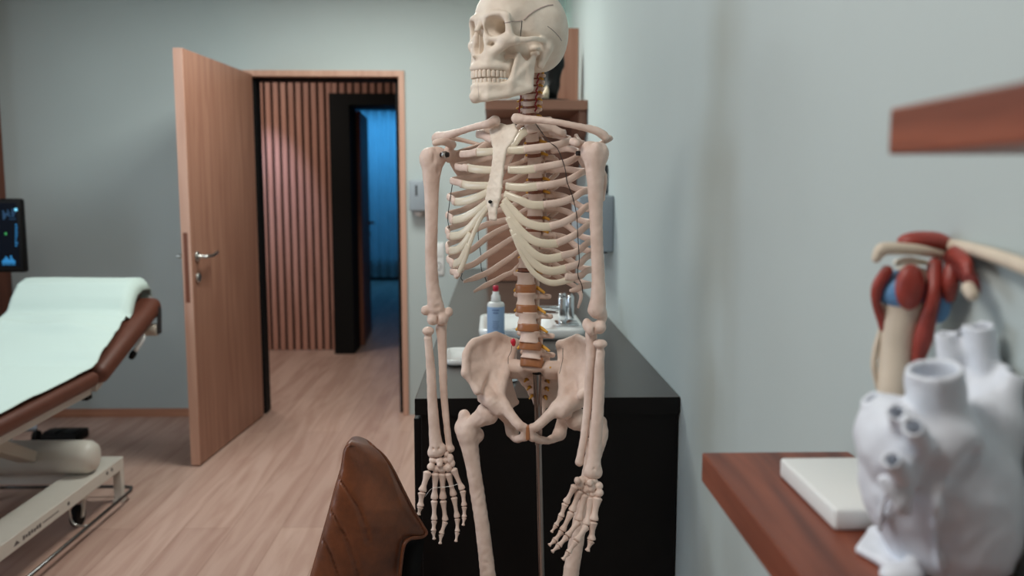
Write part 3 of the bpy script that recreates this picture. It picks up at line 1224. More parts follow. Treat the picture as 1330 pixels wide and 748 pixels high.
# ================================================================== brown leather chair
def leather():
    m, nt, b = new_mat('brown_leather')
    tc = nt.nodes.new('ShaderNodeTexCoord')
    n = nt.nodes.new('ShaderNodeTexNoise')
    n.inputs['Scale'].default_value = 9
    n.inputs['Detail'].default_value = 6
    n.inputs['Roughness'].default_value = .65
    nt.links.new(tc.outputs['Object'], n.inputs['Vector'])
    r = nt.nodes.new('ShaderNodeValToRGB')
    e = r.color_ramp.elements
    e[0].position, e[1].position = .3, .72
    e[0].color, e[1].color = lin((66, 34, 18)), lin((138, 78, 44))
    nt.links.new(n.outputs['Fac'], r.inputs['Fac'])
    nt.links.new(r.outputs['Color'], b.inputs['Base Color'])
    b.inputs['Roughness'].default_value = .4
    b.inputs['Specular IOR Level'].default_value = .5
    v = nt.nodes.new('ShaderNodeTexVoronoi')
    v.inputs['Scale'].default_value = 420
    nt.links.new(tc.outputs['Object'], v.inputs['Vector'])
    bp = nt.nodes.new('ShaderNodeBump')
    bp.inputs['Strength'].default_value = .12
    bp.inputs['Distance'].default_value = .001
    nt.links.new(v.outputs['Distance'], bp.inputs['Height'])
    nt.links.new(bp.outputs['Normal'], b.inputs['Normal'])
    return m


M['leather'] = leather()
chY = 1.46
ch = thing('leather_chair', 'brown leather shell chair with stitched diagonal seams beside the skeleton', 'chair', (-.27, 1.6, 0))
# rows down the back: photograph height, left edge, right edge, bulge towards the camera
CH = [(578.5, 454, 482, .014), (581, 450, 486, .020), (587, 447, 493, .026), (596, 445.3, 500, .031), (610, 443.2, 509, .037), (640, 434, 524, .046), (665, 427.5, 537, .052), (684, 422, 549, .054), (693, 419.5, 553.5, .052), (696, 418.6, 549, .052), (699, 417.8, 533, .052), (703, 416.8, 524, .051), (725, 410.5, 520, .048), (748, 404, 517, .046), (800, 392, 508, .04), (870, 376, 498, .03), (940, 372, 492, .02)]
SEAMS = [[(441, 622), (452, 638), (466, 660), (474, 682), (479, 705)], [(431, 664), (441, 682), (452, 703), (461, 728), (468, 760), (473, 800)], [(420, 700), (429, 718), (439, 746), (448, 780)]]


def seg_d(px, py, line):
    best = 1e9
    for (x0, y0), (x1, y1) in zip(line, line[1:]):
        dx, dy = x1 - x0, y1 - y0
        t = max(0, min(1, ((px - x0) * dx + (py - y0) * dy) / (dx * dx + dy * dy)))
        best = min(best, math.hypot(px - x0 - t * dx, py - y0 - t * dy))
    return best


def ch_row(y):
    for a, b in zip(CH, CH[1:]):
        if a[0] <= y <= b[0]:
            t = (y - a[0]) / (b[0] - a[0])
            return [a[k] + (b[k] - a[k]) * t for k in range(4)]
    return CH[-1]


bm = new()
ys = [CH[0][0] + .6 * k for k in range(8)] + [CH[0][0] + 5 + 3 * k for k in range(120)]
ys = [y for y in ys if y < 940]
NU = 56
out, inn = [], []
for y in ys:
    _, xl, xr, bul = ch_row(y)
    ro, ri = [], []
    for j in range(NU + 1):
        u = j / NU
        uu = .5 - .5 * math.cos(PI * u)
        xs = min(xr, 500 + 22 * min(1, max(0, (y - 592) / 70)) - max(0, y - 700) * .08)
        px = xl + (xs - xl) * min(uu, .82) / .82 + (xr - xs) * max(0, (uu - .82) / .18)
        prof = math.sin(PI * uu) ** .55
        dY = -bul * prof + .10 * (uu - .1) - .0
        if y > 688:
            dY -= .0
        g = 0
        for s_ in SEAMS:
            dd = seg_d(px, y, s_)
            g = max(g, math.exp(-(dd / 1.2) ** 2))
            dY -= .0015 * math.exp(-((dd - 6) / 7) ** 2)
        Y = chY + dY + .005 * g
        P = at(px, y, Y)
        ro.append(bm.verts.new(P))
        th = .008 + .05 * math.sin(PI * uu) ** .8
        pin = at(px, y, Y)
        ri.append(bm.verts.new(pin + Vector((-.35 * th, th, 0))))
    out.append(ro)
    inn.append(ri)
for rows_, flip in ((out, 0), (inn, 1)):
    for a, b in zip(rows_, rows_[1:]):
        for j in range(NU):
            q = (a[j], b[j], b[j + 1], a[j + 1])
            bm.faces.new(q[::-1] if flip else q)
for k in range(len(ys) - 1):
    for j in (0, NU):
        bm.faces.new((out[k][j], out[k + 1][j], inn[k + 1][j], inn[k][j]))
for j in range(NU):
    for k in (0, len(ys) - 1):
        bm.faces.new((out[k][j], out[k][j + 1], inn[k][j + 1], inn[k][j]))
bk = obj('backrest', bm, M['leather'], ch)
bm = new()
edge_pts = [at(482, 578.7, chY + .085), at(498, 592, chY + .088), at(510, 610, chY + .088), at(525, 640, chY + .088), at(538, 665, chY + .087), at(549.5, 684, chY + .087), at(553.5, 692, chY + .088), at(548, 697, chY + .080), at(535, 699, chY + .05), at(527, 704, chY + .035), at(523, 715, chY + .03), at(519, 748, chY + .03)]
tube(bm, edge_pts, .0035, 8, 5)
obj('piping', bm, M['leather'], bk)
# black inner lining of the wing
bm = new()
loft(bm, [[at(525, 704, chY + .1), at(552, 696, chY + .11), at(551, 700, chY + .2), at(520, 704, chY + .2)],
          [at(520, 748, chY + .1), at(545, 748, chY + .11), at(545, 748, chY + .2), at(515, 748, chY + .2)],
          [at(505, 860, chY + .08), at(530, 860, chY + .1), at(530, 860, chY + .2), at(500, 860, chY + .2)]])
obj('inner_lining', bm, M['black_matt'], ch)
seat_c = at(440, 945, chY + .22)
bm = new()
box(bm, (seat_c.x - .23, seat_c.y - .2, .40), (seat_c.x + .21, seat_c.y + .2, .475), .03, 4)
obj('seat', bm, M['leather'], ch)
for sx_, sy_ in ((-1, -1), (-1, 1), (1, -1), (1, 1)):
    bm = new()
    tube(bm, [(seat_c.x + sx_ * .15, seat_c.y + sy_ * .14, .405), (seat_c.x + sx_ * .2, seat_c.y + sy_ * .19, 0)], [.014, .009], 12)
    obj('leg', bm, M['black_matt'], ch, auto=40)

# ================================================================== wall shelves on the right
SXL = .256
bm = new()
box(bm, (SXL, -.5, 1.024), (XR - .001, 1.006, 1.06), .002)
tag(obj('walnut_shelf', bm, M['walnut'], smooth=False), 'lower thick reddish wooden shelf carrying the white heart model', 'shelf')
e = atx(1155, 140, SXL)
e2 = atx(1153, 201, SXL)
bm = new()
box(bm, (SXL, -.5, e2.z), (XR - .001, (e.y + e2.y) / 2, e.z), .002)
tag(obj('walnut_shelf', bm, M['walnut'], smooth=False), 'upper dark reddish wooden shelf above the shoulder joint model', 'shelf')
# ================================================================== models on the lower shelf
M['plaster'] = plain('white_plaster', (226, 231, 239), .5, var=.04, scale=60, bump=.12, bscale=90)
M['hole'] = plain('dark_hole', (70, 62, 62), .8)
HYc = .69
ZS = 1.0602
ht = thing('heart_model', 'large white anatomical heart model standing on the wooden shelf', 'model', (at(1225, 600, HYc).x, HYc, ZS))


def hp(px, py, dy=0.0):
    return at(px, py, HYc + dy)


hs = HYc / 1111
P_ = [hp(1100, 400), hp(1335, 400), hp(1100, 772), hp(1335, 772)]
lo, hi = bounds(P_, .004)
lo[1], hi[1] = HYc - .08, HYc + .085
hi[0] = XR - .003
lo[2] = ZS + .003
g = Field(lo, hi, .0021)


def vessel(a, b, ra, rb, rin, k=.008, deep=.03):
    """open-ended stub: a tapered tube cut flat and hollow at b"""
    a, b = Vector(a), Vector(b)
    d = (b - a).normalized()
    e = b + d * .03
    c = g.cap(a, e, ra, rb + (rb - ra) * .03 / max((b - a).length, .01))
    pl = (g.X - b.x) * d.x + (g.Y - b.y) * d.y + (g.Z - b.z) * d.z
    g.add(np.maximum(c, pl), k)
    return (b - d * deep, b + d * .02, rin)


g.add(g.ell(hp(1205, 615, 0), (88 * hs, .056, 112 * hs)))
g.add(g.ell(hp(1248, 650, .0), (76 * hs, .055, 112 * hs)), .02)
g.add(g.ell(hp(1230, 700, .0), (72 * hs, .05, 72 * hs)), .02)
g.add(g.ell(hp(1158, 570, -.012), (42 * hs, .042, 58 * hs)), .008)
g.add(g.ell(hp(1275, 540, .012), (46 * hs, .04, 52 * hs)), .012)
g.add(g.ell(hp(1232, 575, -.037), (44 * hs, .022, 46 * hs)), .008)
cuts = []
cuts.append(vessel(hp(1222, 590, -.02), hp(1213, 478, -.03), 41 * hs, 36 * hs, 27 * hs, .006, .022))
cuts.append(vessel(hp(1284, 560, .02), hp(1273, 422, .015), 26 * hs, 18 * hs, 12 * hs, .012, .05))
cuts.append(vessel(hp(1240, 520, .03), hp(1228, 432, .03), 22 * hs, 13 * hs, 8 * hs, .012, .03))
cuts.append(vessel(hp(1280, 570, .0), hp(1322, 484, -.008), 27 * hs, 17 * hs, 11 * hs, .012, .03))
cuts.append(vessel(hp(1296, 600, -.01), hp(1326, 545, -.012), 22 * hs, 15 * hs, 10 * hs, .012, .03))
cuts.append(vessel(hp(1297, 520, .02), hp(1310, 456, .025), 17 * hs, 15 * hs, 10 * hs, .01, .03))
cuts.append(vessel(hp(1162, 560, .0), hp(1130, 515, .0), 15 * hs, 15 * hs, 9 * hs, .006, .02))
cuts.append(vessel(hp(1176, 566, -.035), hp(1164, 533, -.056), 14 * hs, 13 * hs, 8.5 * hs, .005, .02))
cuts.append(vessel(hp(1200, 584, -.045), hp(1186, 553, -.072), 15 * hs, 14 * hs, 9 * hs, .005, .02))
cuts.append(vessel(hp(1176, 624, -.045), hp(1158, 596, -.068), 14 * hs, 13 * hs, 8 * hs, .005, .02))
g.add(g.fan([(hp(1146, 622, -.048), hp(1180, 642, -.054), hp(1162, 668, -.054)), (hp(1180, 642, -.054), hp(1178, 664, -.05), hp(1162, 668, -.054))], .004, .003), .004)
g.add(g.path([hp(1245, 600, -.053), hp(1225, 640, -.056), hp(1215, 690, -.052), hp(1222, 740, -.045)], [.0032, .003, .0026, .0022], 4), .005)
g.add(g.path([hp(1190, 610, -.05), hp(1152, 640, -.036), hp(1142, 690, -.02)], [.0032, .003, .0025], 4), .005)
g.add(g.path([hp(1290, 590, -.02), hp(1262, 600, -.045), hp(1240, 605, -.052)], [.006, .005, .004], 4), .008)
g.sub(g.path([hp(1265, 590, -.055), hp(1240, 650, -.062), hp(1236, 720, -.056)], [.004, .005, .004], 4), .012)
g.sub(g.path([hp(1128, 640, -.04), hp(1165, 676, -.06), hp(1205, 672, -.064)], [.006, .006, .004], 4), .01)
g.rough(.0011, 150)
for a, b, r in cuts:
    g.sub(g.cap(a, b, r), .0015)
heart = solid('heart_body', g, M['plaster'], ht, smooth=2)
g = Field((hp(1085, 720).x, HYc - .06, ZS), (XR - .003, HYc + .06, ZS + .07), .002)
ft = [(1117, 714), (1134, 690), (1172, 700), (1176, 742), (1150, 732)]
fp = [atz(x, y, ZS + .004) for x, y in ft]
g.add(g.fan([(fp[0], fp[1], fp[4]), (fp[1], fp[2], fp[4]), (fp[2], fp[3], fp[4]), (fp[1], fp[2], hp(1170, 680, .02))], .0042, .004))
for x, y in ((1290, -.02), (1180, -.03), (1290, .022)):
    b0 = hp(x, 700, y)
    g.add(g.cap((b0.x, b0.y, ZS + .005), (hp(1220, 700).x, HYc, ZS + .06), .0055, .014), .006)
    g.add(g.ell((b0.x - .004 if x < 1200 else b0.x, b0.y, ZS + .006), (.018, .013, .009)), .005)
g.D = np.maximum(g.D, ZS + .0008 - g.Z)
solid('support_foot', g, M['plaster'], ht)

# ---- shoulder joint model
SYc = .80
ss = SYc / 1111
M['muscle'] = plain('muscle_red', (152, 60, 50), .42, var=.2, scale=70, bump=.15, bscale=120)
M['ligament_blue'] = plain('capsule_blue', (92, 140, 184), .4)
M['ivory_bone'] = plain('ivory_bone', (214, 200, 180), .5, var=.05, scale=40)
M['tendon'] = plain('tendon_white', (232, 226, 210), .4)
M['dark_muscle'] = plain('muscle_dark', (104, 30, 26), .45)
sm = thing('shoulder_joint_model', 'painted shoulder joint model with red muscles on a white base plate', 'model', (at(1100, 640, SYc).x, SYc, ZS))


def sp(px, py, dy=0.0):
    return at(px, py, SYc + dy)


b0, b1 = atz(1020, 596, ZS + .02), atz(1101, 688, ZS + .02)
bm = new()
x0 = (b0.x + b1.x) / 2
box(bm, (x0, max(b1.y, .762), ZS), (XR - .012, b0.y, ZS + .022), .004, 3)
obj('base_plate', bm, M['white_plastic'], sm)


def blob(name, mat, h=.0016, **kw):
    def deco(fn):
        pts, pad = kw['pts'], kw.get('pad', .02)
        g = Field(*bounds(pts, pad), h)
        fn(g)
        return solid(name, g, mat, sm, smooth=2)
    return deco


foot = Vector((sp(1160, 500).x - .004, SYc - .005, ZS + .022))


@blob('upper_arm_bone', M['ivory_bone'], pts=[foot, sp(1180, 370), sp(1140, 370)], pad=.04)
def _(g):
    g.add(g.path([foot, sp(1160, 520, -.005), sp(1166, 450, 0), sp(1176, 400, 0)], [21 * ss, 20 * ss, 23 * ss, 30 * ss], 5))
    g.add(g.ell(sp(1182, 378, 0), (37 * ss, 34 * ss, 34 * ss)), .01)


@blob('joint_capsule', M['ligament_blue'], pts=[sp(1135, 345), sp(1235, 420)], pad=.035)
def _(g):
    g.add(g.ell(sp(1172, 377, -.002), (32 * ss, 37 * ss, 28 * ss)))
    g.add(g.ell(sp(1206, 388, -.008), (20 * ss, 26 * ss, 30 * ss)), .008)
    g.add(g.ell(sp(1220, 394, -.02), (13 * ss, 18 * ss, 26 * ss)), .006)


@blob('muscle', M['muscle'], pts=[sp(1160, 345, -.03), sp(1205, 405, -.03)], pad=.03)
def _(g):
    g.add(g.ell(sp(1182, 373, -.026), (18.5 * ss, 14 * ss, 30 * ss)))


@blob('muscle', M['muscle'], pts=[sp(1130, 340), sp(1160, 440)], pad=.03)
def _(g):
    g.add(g.path([sp(1152, 352, -.012), sp(1140, 372, -.008), sp(1138, 392, -.004), sp(1144, 412, 0), sp(1146, 428, 0)], [8 * ss, 8 * ss, 6 * ss, 6.5 * ss, 4 * ss], 5))


@blob('muscle', M['muscle'], pts=[sp(1185, 340, -.03), sp(1225, 465, -.03)], pad=.03)
def _(g):
    g.add(g.path([sp(1214, 345, -.018), sp(1213, 380, -.032), sp(1206, 410, -.030), sp(1199, 440, -.024), sp(1192, 470, -.018)], [10 * ss, 9 * ss, 10 * ss, 12 * ss, 8 * ss], 5))


@blob('muscle', M['muscle'], pts=[sp(1225, 345, -.03), sp(1245, 390, -.03)], pad=.03)
def _(g):
    g.add(g.path([sp(1236, 350, -.032), sp(1235, 368, -.036), sp(1232, 386, -.03)], [9.5 * ss, 10 * ss, 8 * ss], 4))


@blob('muscle', M['muscle'], pts=[sp(1155, 300), sp(1235, 325)], pad=.03)
def _(g):
    g.add(g.ell(sp(1198, 313, -.003), (33 * ss, 20 * ss, 13 * ss)))
    g.add(g.ell(sp(1214, 316, .0), (22 * ss, 20 * ss, 12 * ss)), .006)


@blob('shoulder_blade_roof', M['ivory_bone'], pts=[sp(1135, 315), sp(1240, 345)], pad=.03)
def _(g):
    g.add(g.path([sp(1138, 336, -.012), sp(1146, 324, -.012), sp(1170, 323, -.014), sp(1200, 326, -.014), sp(1232, 333, -.010)], [6 * ss, 9 * ss, 8 * ss, 7.5 * ss, 6 * ss], 5))


@blob('tendon', M['tendon'], pts=[sp(1160, 330), sp(1210, 350)], pad=.025)
def _(g):
    g.add(g.path([sp(1165, 341, -.022), sp(1180, 339, -.024), sp(1203, 341, -.022)], [5 * ss, 6 * ss, 4 * ss], 4))


@blob('collar_bone', M['ivory_bone'], pts=[sp(1225, 312), sp(1250, 385), sp(1372, 366, -.19), sp(1330, 346, -.135)], pad=.03)
def _(g):
    g.add(g.path([sp(1226, 319, .0), sp(1250, 321, -.03), sp(1285, 330, -.08), sp(1330, 346, -.135), sp(1372, 366, -.19)], [9.5 * ss, 8.5 * ss, 8.5 * ss, 9 * ss, 9 * ss], 5))


@blob('muscle', M['dark_muscle'], pts=[sp(1225, 325), sp(1275, 390, -.09)], pad=.03)
def _(g):
    g.add(g.path([sp(1228, 330, .0), sp(1246, 345, -.04), sp(1262, 366, -.075), sp(1266, 378, -.085)], [11 * ss, 10 * ss, 9 * ss, 7 * ss], 5))


@blob('muscle', M['muscle'], pts=[sp(1235, 325,-.02), sp(1262, 360, -.07)], pad=.03)
def _(g):
    g.add(g.path([sp(1240, 328, -.03), sp(1254, 340, -.06), sp(1258, 356, -.07)], [9 * ss, 8 * ss, 6 * ss], 4))


@blob('coracoid_tip', M['ivory_bone'], pts=[sp(1250, 370, -.085), sp(1275, 395, -.085)], pad=.02)
def _(g):
    g.add(g.path([sp(1258, 374, -.085), sp(1263, 383, -.09)], [8 * ss, 7.5 * ss]))


@blob('tendon', M['ivory_bone'], pts=[sp(1130, 430), sp(1150, 520)], pad=.02)
def _(g):
    g.add(g.path([sp(1145, 425, .002), sp(1138, 450, .004), sp(1135, 475, .004), sp(1140, 505, .004)], [3.5 * ss, 4.5 * ss, 4.5 * ss, 3 * ss], 4))


# ================================================================== the anatomical skeleton
def bone_mat(name, lo, hi):
    m, nt, b = new_mat(name)
    tc = nt.nodes.new('ShaderNodeTexCoord')
    n = nt.nodes.new('ShaderNodeTexNoise')
    n.inputs['Scale'].default_value = 26
    n.inputs['Detail'].default_value = 6
    nt.links.new(tc.outputs['Object'], n.inputs['Vector'])
    r = nt.nodes.new('ShaderNodeValToRGB')
    e = r.color_ramp.elements
    e[0].position, e[1].position = .32, .66
    e[0].color, e[1].color = lin(lo), lin(hi)
    nt.links.new(n.outputs['Fac'], r.inputs['Fac'])
    nt.links.new(r.outputs['Color'], b.inputs['Base Color'])
    b.inputs['Roughness'].default_value = .48
    b.inputs['Specular IOR Level'].default_value = .35
    n2 = nt.nodes.new('ShaderNodeTexNoise')
    n2.inputs['Scale'].default_value = 120
    n2.inputs['Detail'].default_value = 4
    nt.links.new(tc.outputs['Object'], n2.inputs['Vector'])
    bp = nt.nodes.new('ShaderNodeBump')
    bp.inputs['Strength'].default_value = .4
    bp.inputs['Distance'].default_value = .0018
    nt.links.new(n2.outputs['Fac'], bp.inputs['Height'])
    nt.links.new(bp.outputs['Normal'], b.inputs['Normal'])
    return m


M['bone'] = bone_mat('bone_plastic', (216, 190, 175), (237, 214, 200))
M['bone_pale'] = bone_mat('bone_pale', (228, 212, 195), (246, 234, 218))
M['disc'] = plain('disc_amber', (166, 110, 72), .35, var=.12, scale=40)
M['nerve'] = plain('nerve_yellow', (226, 170, 66), .45)
M['artery'] = plain('artery_red', (142, 30, 36), .4)
M['red_mark'] = plain('disc_red', (206, 30, 54), .35)
M['wire'] = plain('wire_dark', (52, 46, 44), .45, .6)
M['brass'] = plain('brass', (196, 150, 80), .3, 1)
M['screw_blue'] = plain('blue_screw', (90, 136, 170), .3, .6)
M['cartilage'] = plain('cartilage_clear', (248, 237, 214), .18, var=.05, scale=30, Alpha=.72)
M['disc_dark'] = plain('disc_brown', (132, 78, 56), .45)

SKX, SKY = .101, 1.71
SK = thing('anatomical_skeleton', 'life-size ivory plastic anatomical skeleton hanging on a chrome stand', 'skeleton', (SKX, SKY, 0))
TH = R(30)
TO = Vector((at(674, 250, 1.66).x, 1.66, 0))
Ldir = Vector((math.cos(TH), -math.sin(TH), 0))
Fdir = Vector((-math.sin(TH), -math.cos(TH), 0))
UP = Vector((0, 0, 1))


def zpix(py, Y=1.66):
    return at(674, py, Y).z


def tor(l, f, z):
    return TO + Ldir * l + Fdir * f + UP * z


ZT = [(zpix(y), a, b) for y, a, b in ((140, .060, .050), (165, .078, .058), (180, .100, .066), (196, .120, .075), (228, .140, .091), (260, .150, .101), (310, .153, .106), (350, .149, .102), (400, .138, .095))]


def tab(z):
    if z >= ZT[0][0]:
        return ZT[0][1:]
    for p, q in zip(ZT, ZT[1:]):
        if q[0] <= z <= p[0]:
            t = (p[0] - z) / (p[0] - q[0])
            return p[1] + (q[1] - p[1]) * t, p[2] + (q[2] - p[2]) * t
    return ZT[-1][1:]


def tg(p, off=0.0):
    d = p - TO
    a, b = tab(p.z)
    return math.hypot(d.dot(Ldir) / (a + off), d.dot(Fdir) / (b + off)) - 1


def onrib(px, py, side='f', off=0.0):
    """where the sight line through a spot meets the front or back of the rib cage"""
    d = ray(px, py)
    best, bp, hit = 1e9, None, []
    pv = None
    for i in range(500):
        Y = 1.40 + .5 * i / 499
        p = CO + d * Y
        g = tg(p, off)
        if abs(g) < best or (g < best and g > 0 and best > 0):
            best, bp = abs(g), p
        if pv is not None and (pv < 0) != (g < 0):
            hit.append(p)
        pv = g
    if len(hit) >= 2:
        return hit[0] if side == 'f' else hit[-1]
    gm = min(range(500), key=lambda i: tg(CO + d * (1.40 + .5 * i / 499), off))
    return CO + d * (1.40 + .5 * gm / 499)


def outward(p):
    d = p - TO
    a, b = tab(p.z)
    v = Ldir * (d.dot(Ldir) / a ** 2) + Fdir * (d.dot(Fdir) / b ** 2)
    return v.normalized()


# ------------------------------------------------------------------ spine
def frame(c, yaw, pitch=0.0, s=1.0):
    """local (left, front, up) axes at c; pitch tips the front down"""
    l = Vector((math.cos(yaw), -math.sin(yaw), 0))
    f = Vector((-math.sin(yaw), -math.cos(yaw), 0))
    u = Vector((0, 0, 1))
    f2 = f * math.cos(pitch) - u * math.sin(pitch)
    u2 = u * math.cos(pitch) + f * math.sin(pitch)
    return Matrix(((l.x * s, f2.x * s, u2.x * s, c[0]), (l.y * s, f2.y * s, u2.y * s, c[1]), (l.z * s, f2.z * s, u2.z * s, c[2]), (0, 0, 0, 1)))


def vertebra_field(w, d, hh, tp, sp, kind):
    """body half width w, half depth d, half height hh, reach of the transverse and spinous processes"""
    pad = .006
    g = Field((-max(tp, w) - pad, -sp - d - pad, -hh * 2.6 - pad), (max(tp, w) + pad, d + pad, hh * 1.8 + pad), .0014)
    x, y, z = g.X, g.Y, g.Z
    waist = 1 - (.15 if kind == 'lumbar' else .10) * np.clip(1 - (z / hh) ** 2, 0, 1) ** 1.3
    r = np.sqrt((x / (w * waist)) ** 2 + (y / (d * waist)) ** 2)
    side = (r - 1) * min(w, d)
    g.add(np.maximum(side, np.abs(z) - hh))
    for s in (-1, 1):
        g.add(g.cap((s * w * .55, -d * .7, hh * .35), (s * w * .62, -d * 1.5, hh * .3), .0055 if kind != 'cervical' else .004), .004)
        e = (s * tp, -d * (1.75 if kind == 'lumbar' else 1.9 if kind == 'thoracic' else .5), hh * .35 if kind != 'cervical' else -.2 * hh)
        st = (s * w * .62, -d * (1.35 if kind != 'cervical' else .5), hh * .3)
        g.add(g.cap(st, e, .0052 if kind != 'cervical' else .0045,   .0055 if kind == 'lumbar' else .0055 if kind == 'thoracic' else .004), .004)
        g.add(g.cap((s * w * .55, -d * 1.6, hh * 1.1), (s * w * .5, -d * 1.75, -hh * 1.25), .0055 if kind == 'lumbar' else .004), .004)
        g.add(g.cap((s * w * .62, -d * 1.5, hh * .3), (0, -d - sp * .55, -.1 * hh), .0045), .004)
    g.add(g.cap((0, -d - sp * .5, -.1 * hh), (0, -d - sp * .97, -hh * (.6 if kind == 'lumbar' else 1.9 if kind == 'thoracic' else .8)), .004, .005, ((1, 0, 0), .7)), .003)
    return g


def ell_ring(name, M4, w, d, z0, z1, bulge, mat, parent):
    bm = new()
    loops = []
    for t in (0, .15, .35, .5, .65, .85, 1):
        k = 1 + bulge * (1 - (2 * t - 1) ** 2)
        loops.append([(w * k * math.cos(2 * PI * i / 36), d * k * math.sin(2 * PI * i / 36), z0 + (z1 - z0) * t) for i in range(36)])
    loft(bm, loops)
    bm.transform(M4)
    return obj(name, bm, mat, parent)


VERT = []
# lumbar: centre of each body in the photograph, half width in px, half height in px
LY = [(683, 361.5, 13.5, 8.6, 1.700, 2), (683, 388, 13.8, 8.6, 1.692, -2), (685, 413, 14.2, 8.2, 1.684, -5), (687.5, 437, 14.6, 7.8, 1.680, -9), (690, 459.5, 15, 6.4, 1.682, -15)]
for k, (px, py, w, h, Y, pit) in enumerate(LY):
    c = at(px, py, Y)
    s = Y / 1111
    M4 = frame(c, R(29), R(pit))
    g = vertebra_field(w * s * .98, .0165, h * s, .037 if k != 4 else .034, .034, 'lumbar')
    v = solid('lumbar_vertebra', g, M['bone'], SK, M4)
    VERT.append((c, M4, w * s, h * s))
    nx = LY[k + 1] if k < 4 else (691, 478, 15, 3, 1.688, -22)
    c2 = at(nx[0], nx[1], nx[4])
    up = (c - c2).normalized()
    pm = c.lerp(c2, .5 + .02 * (k < 4))
    gap = (c - c2).length - h * s - (nx[3] * s)
    pit2 = R((pit + nx[5]) / 2)
    Md = frame(c + (c2 - c).normalized() * (h * s + gap / 2), R(24), pit2)
    ell_ring('intervertebral_disc', Md, w * s * 1.0, .0172, -gap * .62, gap * .62, .05, M['disc'], SK)
    for sd in (-1, 1):
        bm = new()
        p = Md
        sweep(bm, [p @ Vector((sd * w * s * .72, -.016, .002)), p @ Vector((sd * w * s * 1.12, -.013, -.001)), p @ Vector((sd * (w * s + .012 + .004 * sd), -.008, -.0075))], [.0042, .0036, .0026], n=4, seg=10)
        obj('nerve_root', bm, M['nerve'], SK)
# red bulge of the lowest disc but one
q = at(666.5, 443.5, 1.672)
g = Field(q - Vector((.012,) * 3), q + Vector((.012,) * 3), .001)
g.add(g.ell(q, (.0055, .006, .0062))).add(g.ell(q + Vector((.001, 0, -.006)), (.0035, .004, .004)), .003)
solid('disc_prolapse', g, M['red_mark'], SK)['label'] = 'red disc bulge'
# thoracic
TPX = [(689, 161), (691, 177.5), (693, 193), (694, 209), (695, 225), (695.5, 241), (695.5, 257.5), (695, 274.5), (693.5, 291.5), (691.5, 308), (688, 325), (685, 342.5)]
TYD = [1.695, 1.703, 1.711, 1.717, 1.722, 1.724, 1.725, 1.723, 1.720, 1.715, 1.710, 1.705]
g_cache = {}
TC = []
for k, ((px, py), Y) in enumerate(zip(TPX, TYD)):
    c = at(px, py, Y)
    TC.append(c)
for k, c in enumerate(TC):
    s = TYD[k] / 1111
    w = .0135 + .00055 * k
    hh = (5.5 + .1 * k) * s * 1.05
    nxt = TC[k + 1] if k < 11 else VERT[0][0]
    prv = TC[k - 1] if k else at(688, 147, 1.69)
    M4 = frame(c, R(29), R(16 - 2.2 * k))
    g = vertebra_field(w, .0125 + .0003 * k, hh, .031 - .0006 * k, .034, 'thoracic')
    solid('thoracic_vertebra', g, M['bone'], SK, M4)
    d = (nxt - c)
    nh = hh if k < 11 else VERT[0][3]
    gap = d.length - hh - nh
    Md = frame(c + d.normalized() * (hh + gap / 2), R(29), R(15 - 2.2 * k))
    ell_ring('intervertebral_disc', Md, w * .97, .0125 + .0003 * k, -gap * .65, gap * .65, -.04, M['disc_dark'], SK)
    for sd in (-1, 1):
        bm = new()
        sweep(bm, [Md @ Vector((sd * w * .7, -.012, .001)), Md @ Vector((sd * w * 1.15, -.012, 0)), Md @ Vector((sd * (w + .010), -.012, -.003))], [.0034, .003, .0024], n=3, seg=8)
        obj('nerve_root', bm, M['nerve'], SK)
# cervical
CPX = [(692, 90.5), (691.5, 98.5), (690.5, 107), (689.5, 116), (688.5, 125), (687.5, 134), (687, 143)]
CYD = [1.672, 1.672, 1.671, 1.671, 1.673, 1.678, 1.685]
CC = [at(px, py, Y) for (px, py), Y in zip(CPX, CYD)]
for k, c in enumerate(CC):
    s = CYD[k] / 1111
    M4 = frame(c, R(34), R(2 + 2 * k))
    w = .0115 + .0006 * k
    g = vertebra_field(w if k else .017, .0105, 3.3 * s, .0225, .030 if k > 1 else .02, 'cervical')
    g.rough(.0004, 900)
    solid('cervical_vertebra', g, M['bone'], SK, M4)
    nxt = CC[k + 1] if k < 6 else TC[0]
    d = nxt - c
    gap = d.length - 6.6 * s
    Md = frame(c + d.normalized() * (3.3 * s + gap / 2), R(34), R(3 + 2 * k))
    ell_ring('intervertebral_disc', Md, w * .97, .0104, -gap * .6, gap * .6, -.05, M['disc_dark'], SK)
    for sd in (-1, 1):
        bm = new()
        sweep(bm, [Md @ Vector((sd * w * .7, -.008, .001)), Md @ Vector((sd * (w + .006), -.004, 0)), Md @ Vector((sd * (w + .0135), .002, -.002))], [.0028, .0024, .0018], n=3, seg=8)
        obj('nerve_root', bm, M['nerve'], SK)
for sd in (-1, 1):
    bm = new()
    P = []
    for k, c in enumerate(CC):
        F_ = frame(c, R(34), 0)
        P.append(F_ @ Vector((sd * (.0165 + .0005 * k), .004, .004)))
        P.append(F_ @ Vector((sd * (.0145 + .0005 * k), .007, -.004)))
    sweep(bm, P, .0017, n=4, seg=8)
    obj('vertebral_artery', bm, M['artery'], SK)

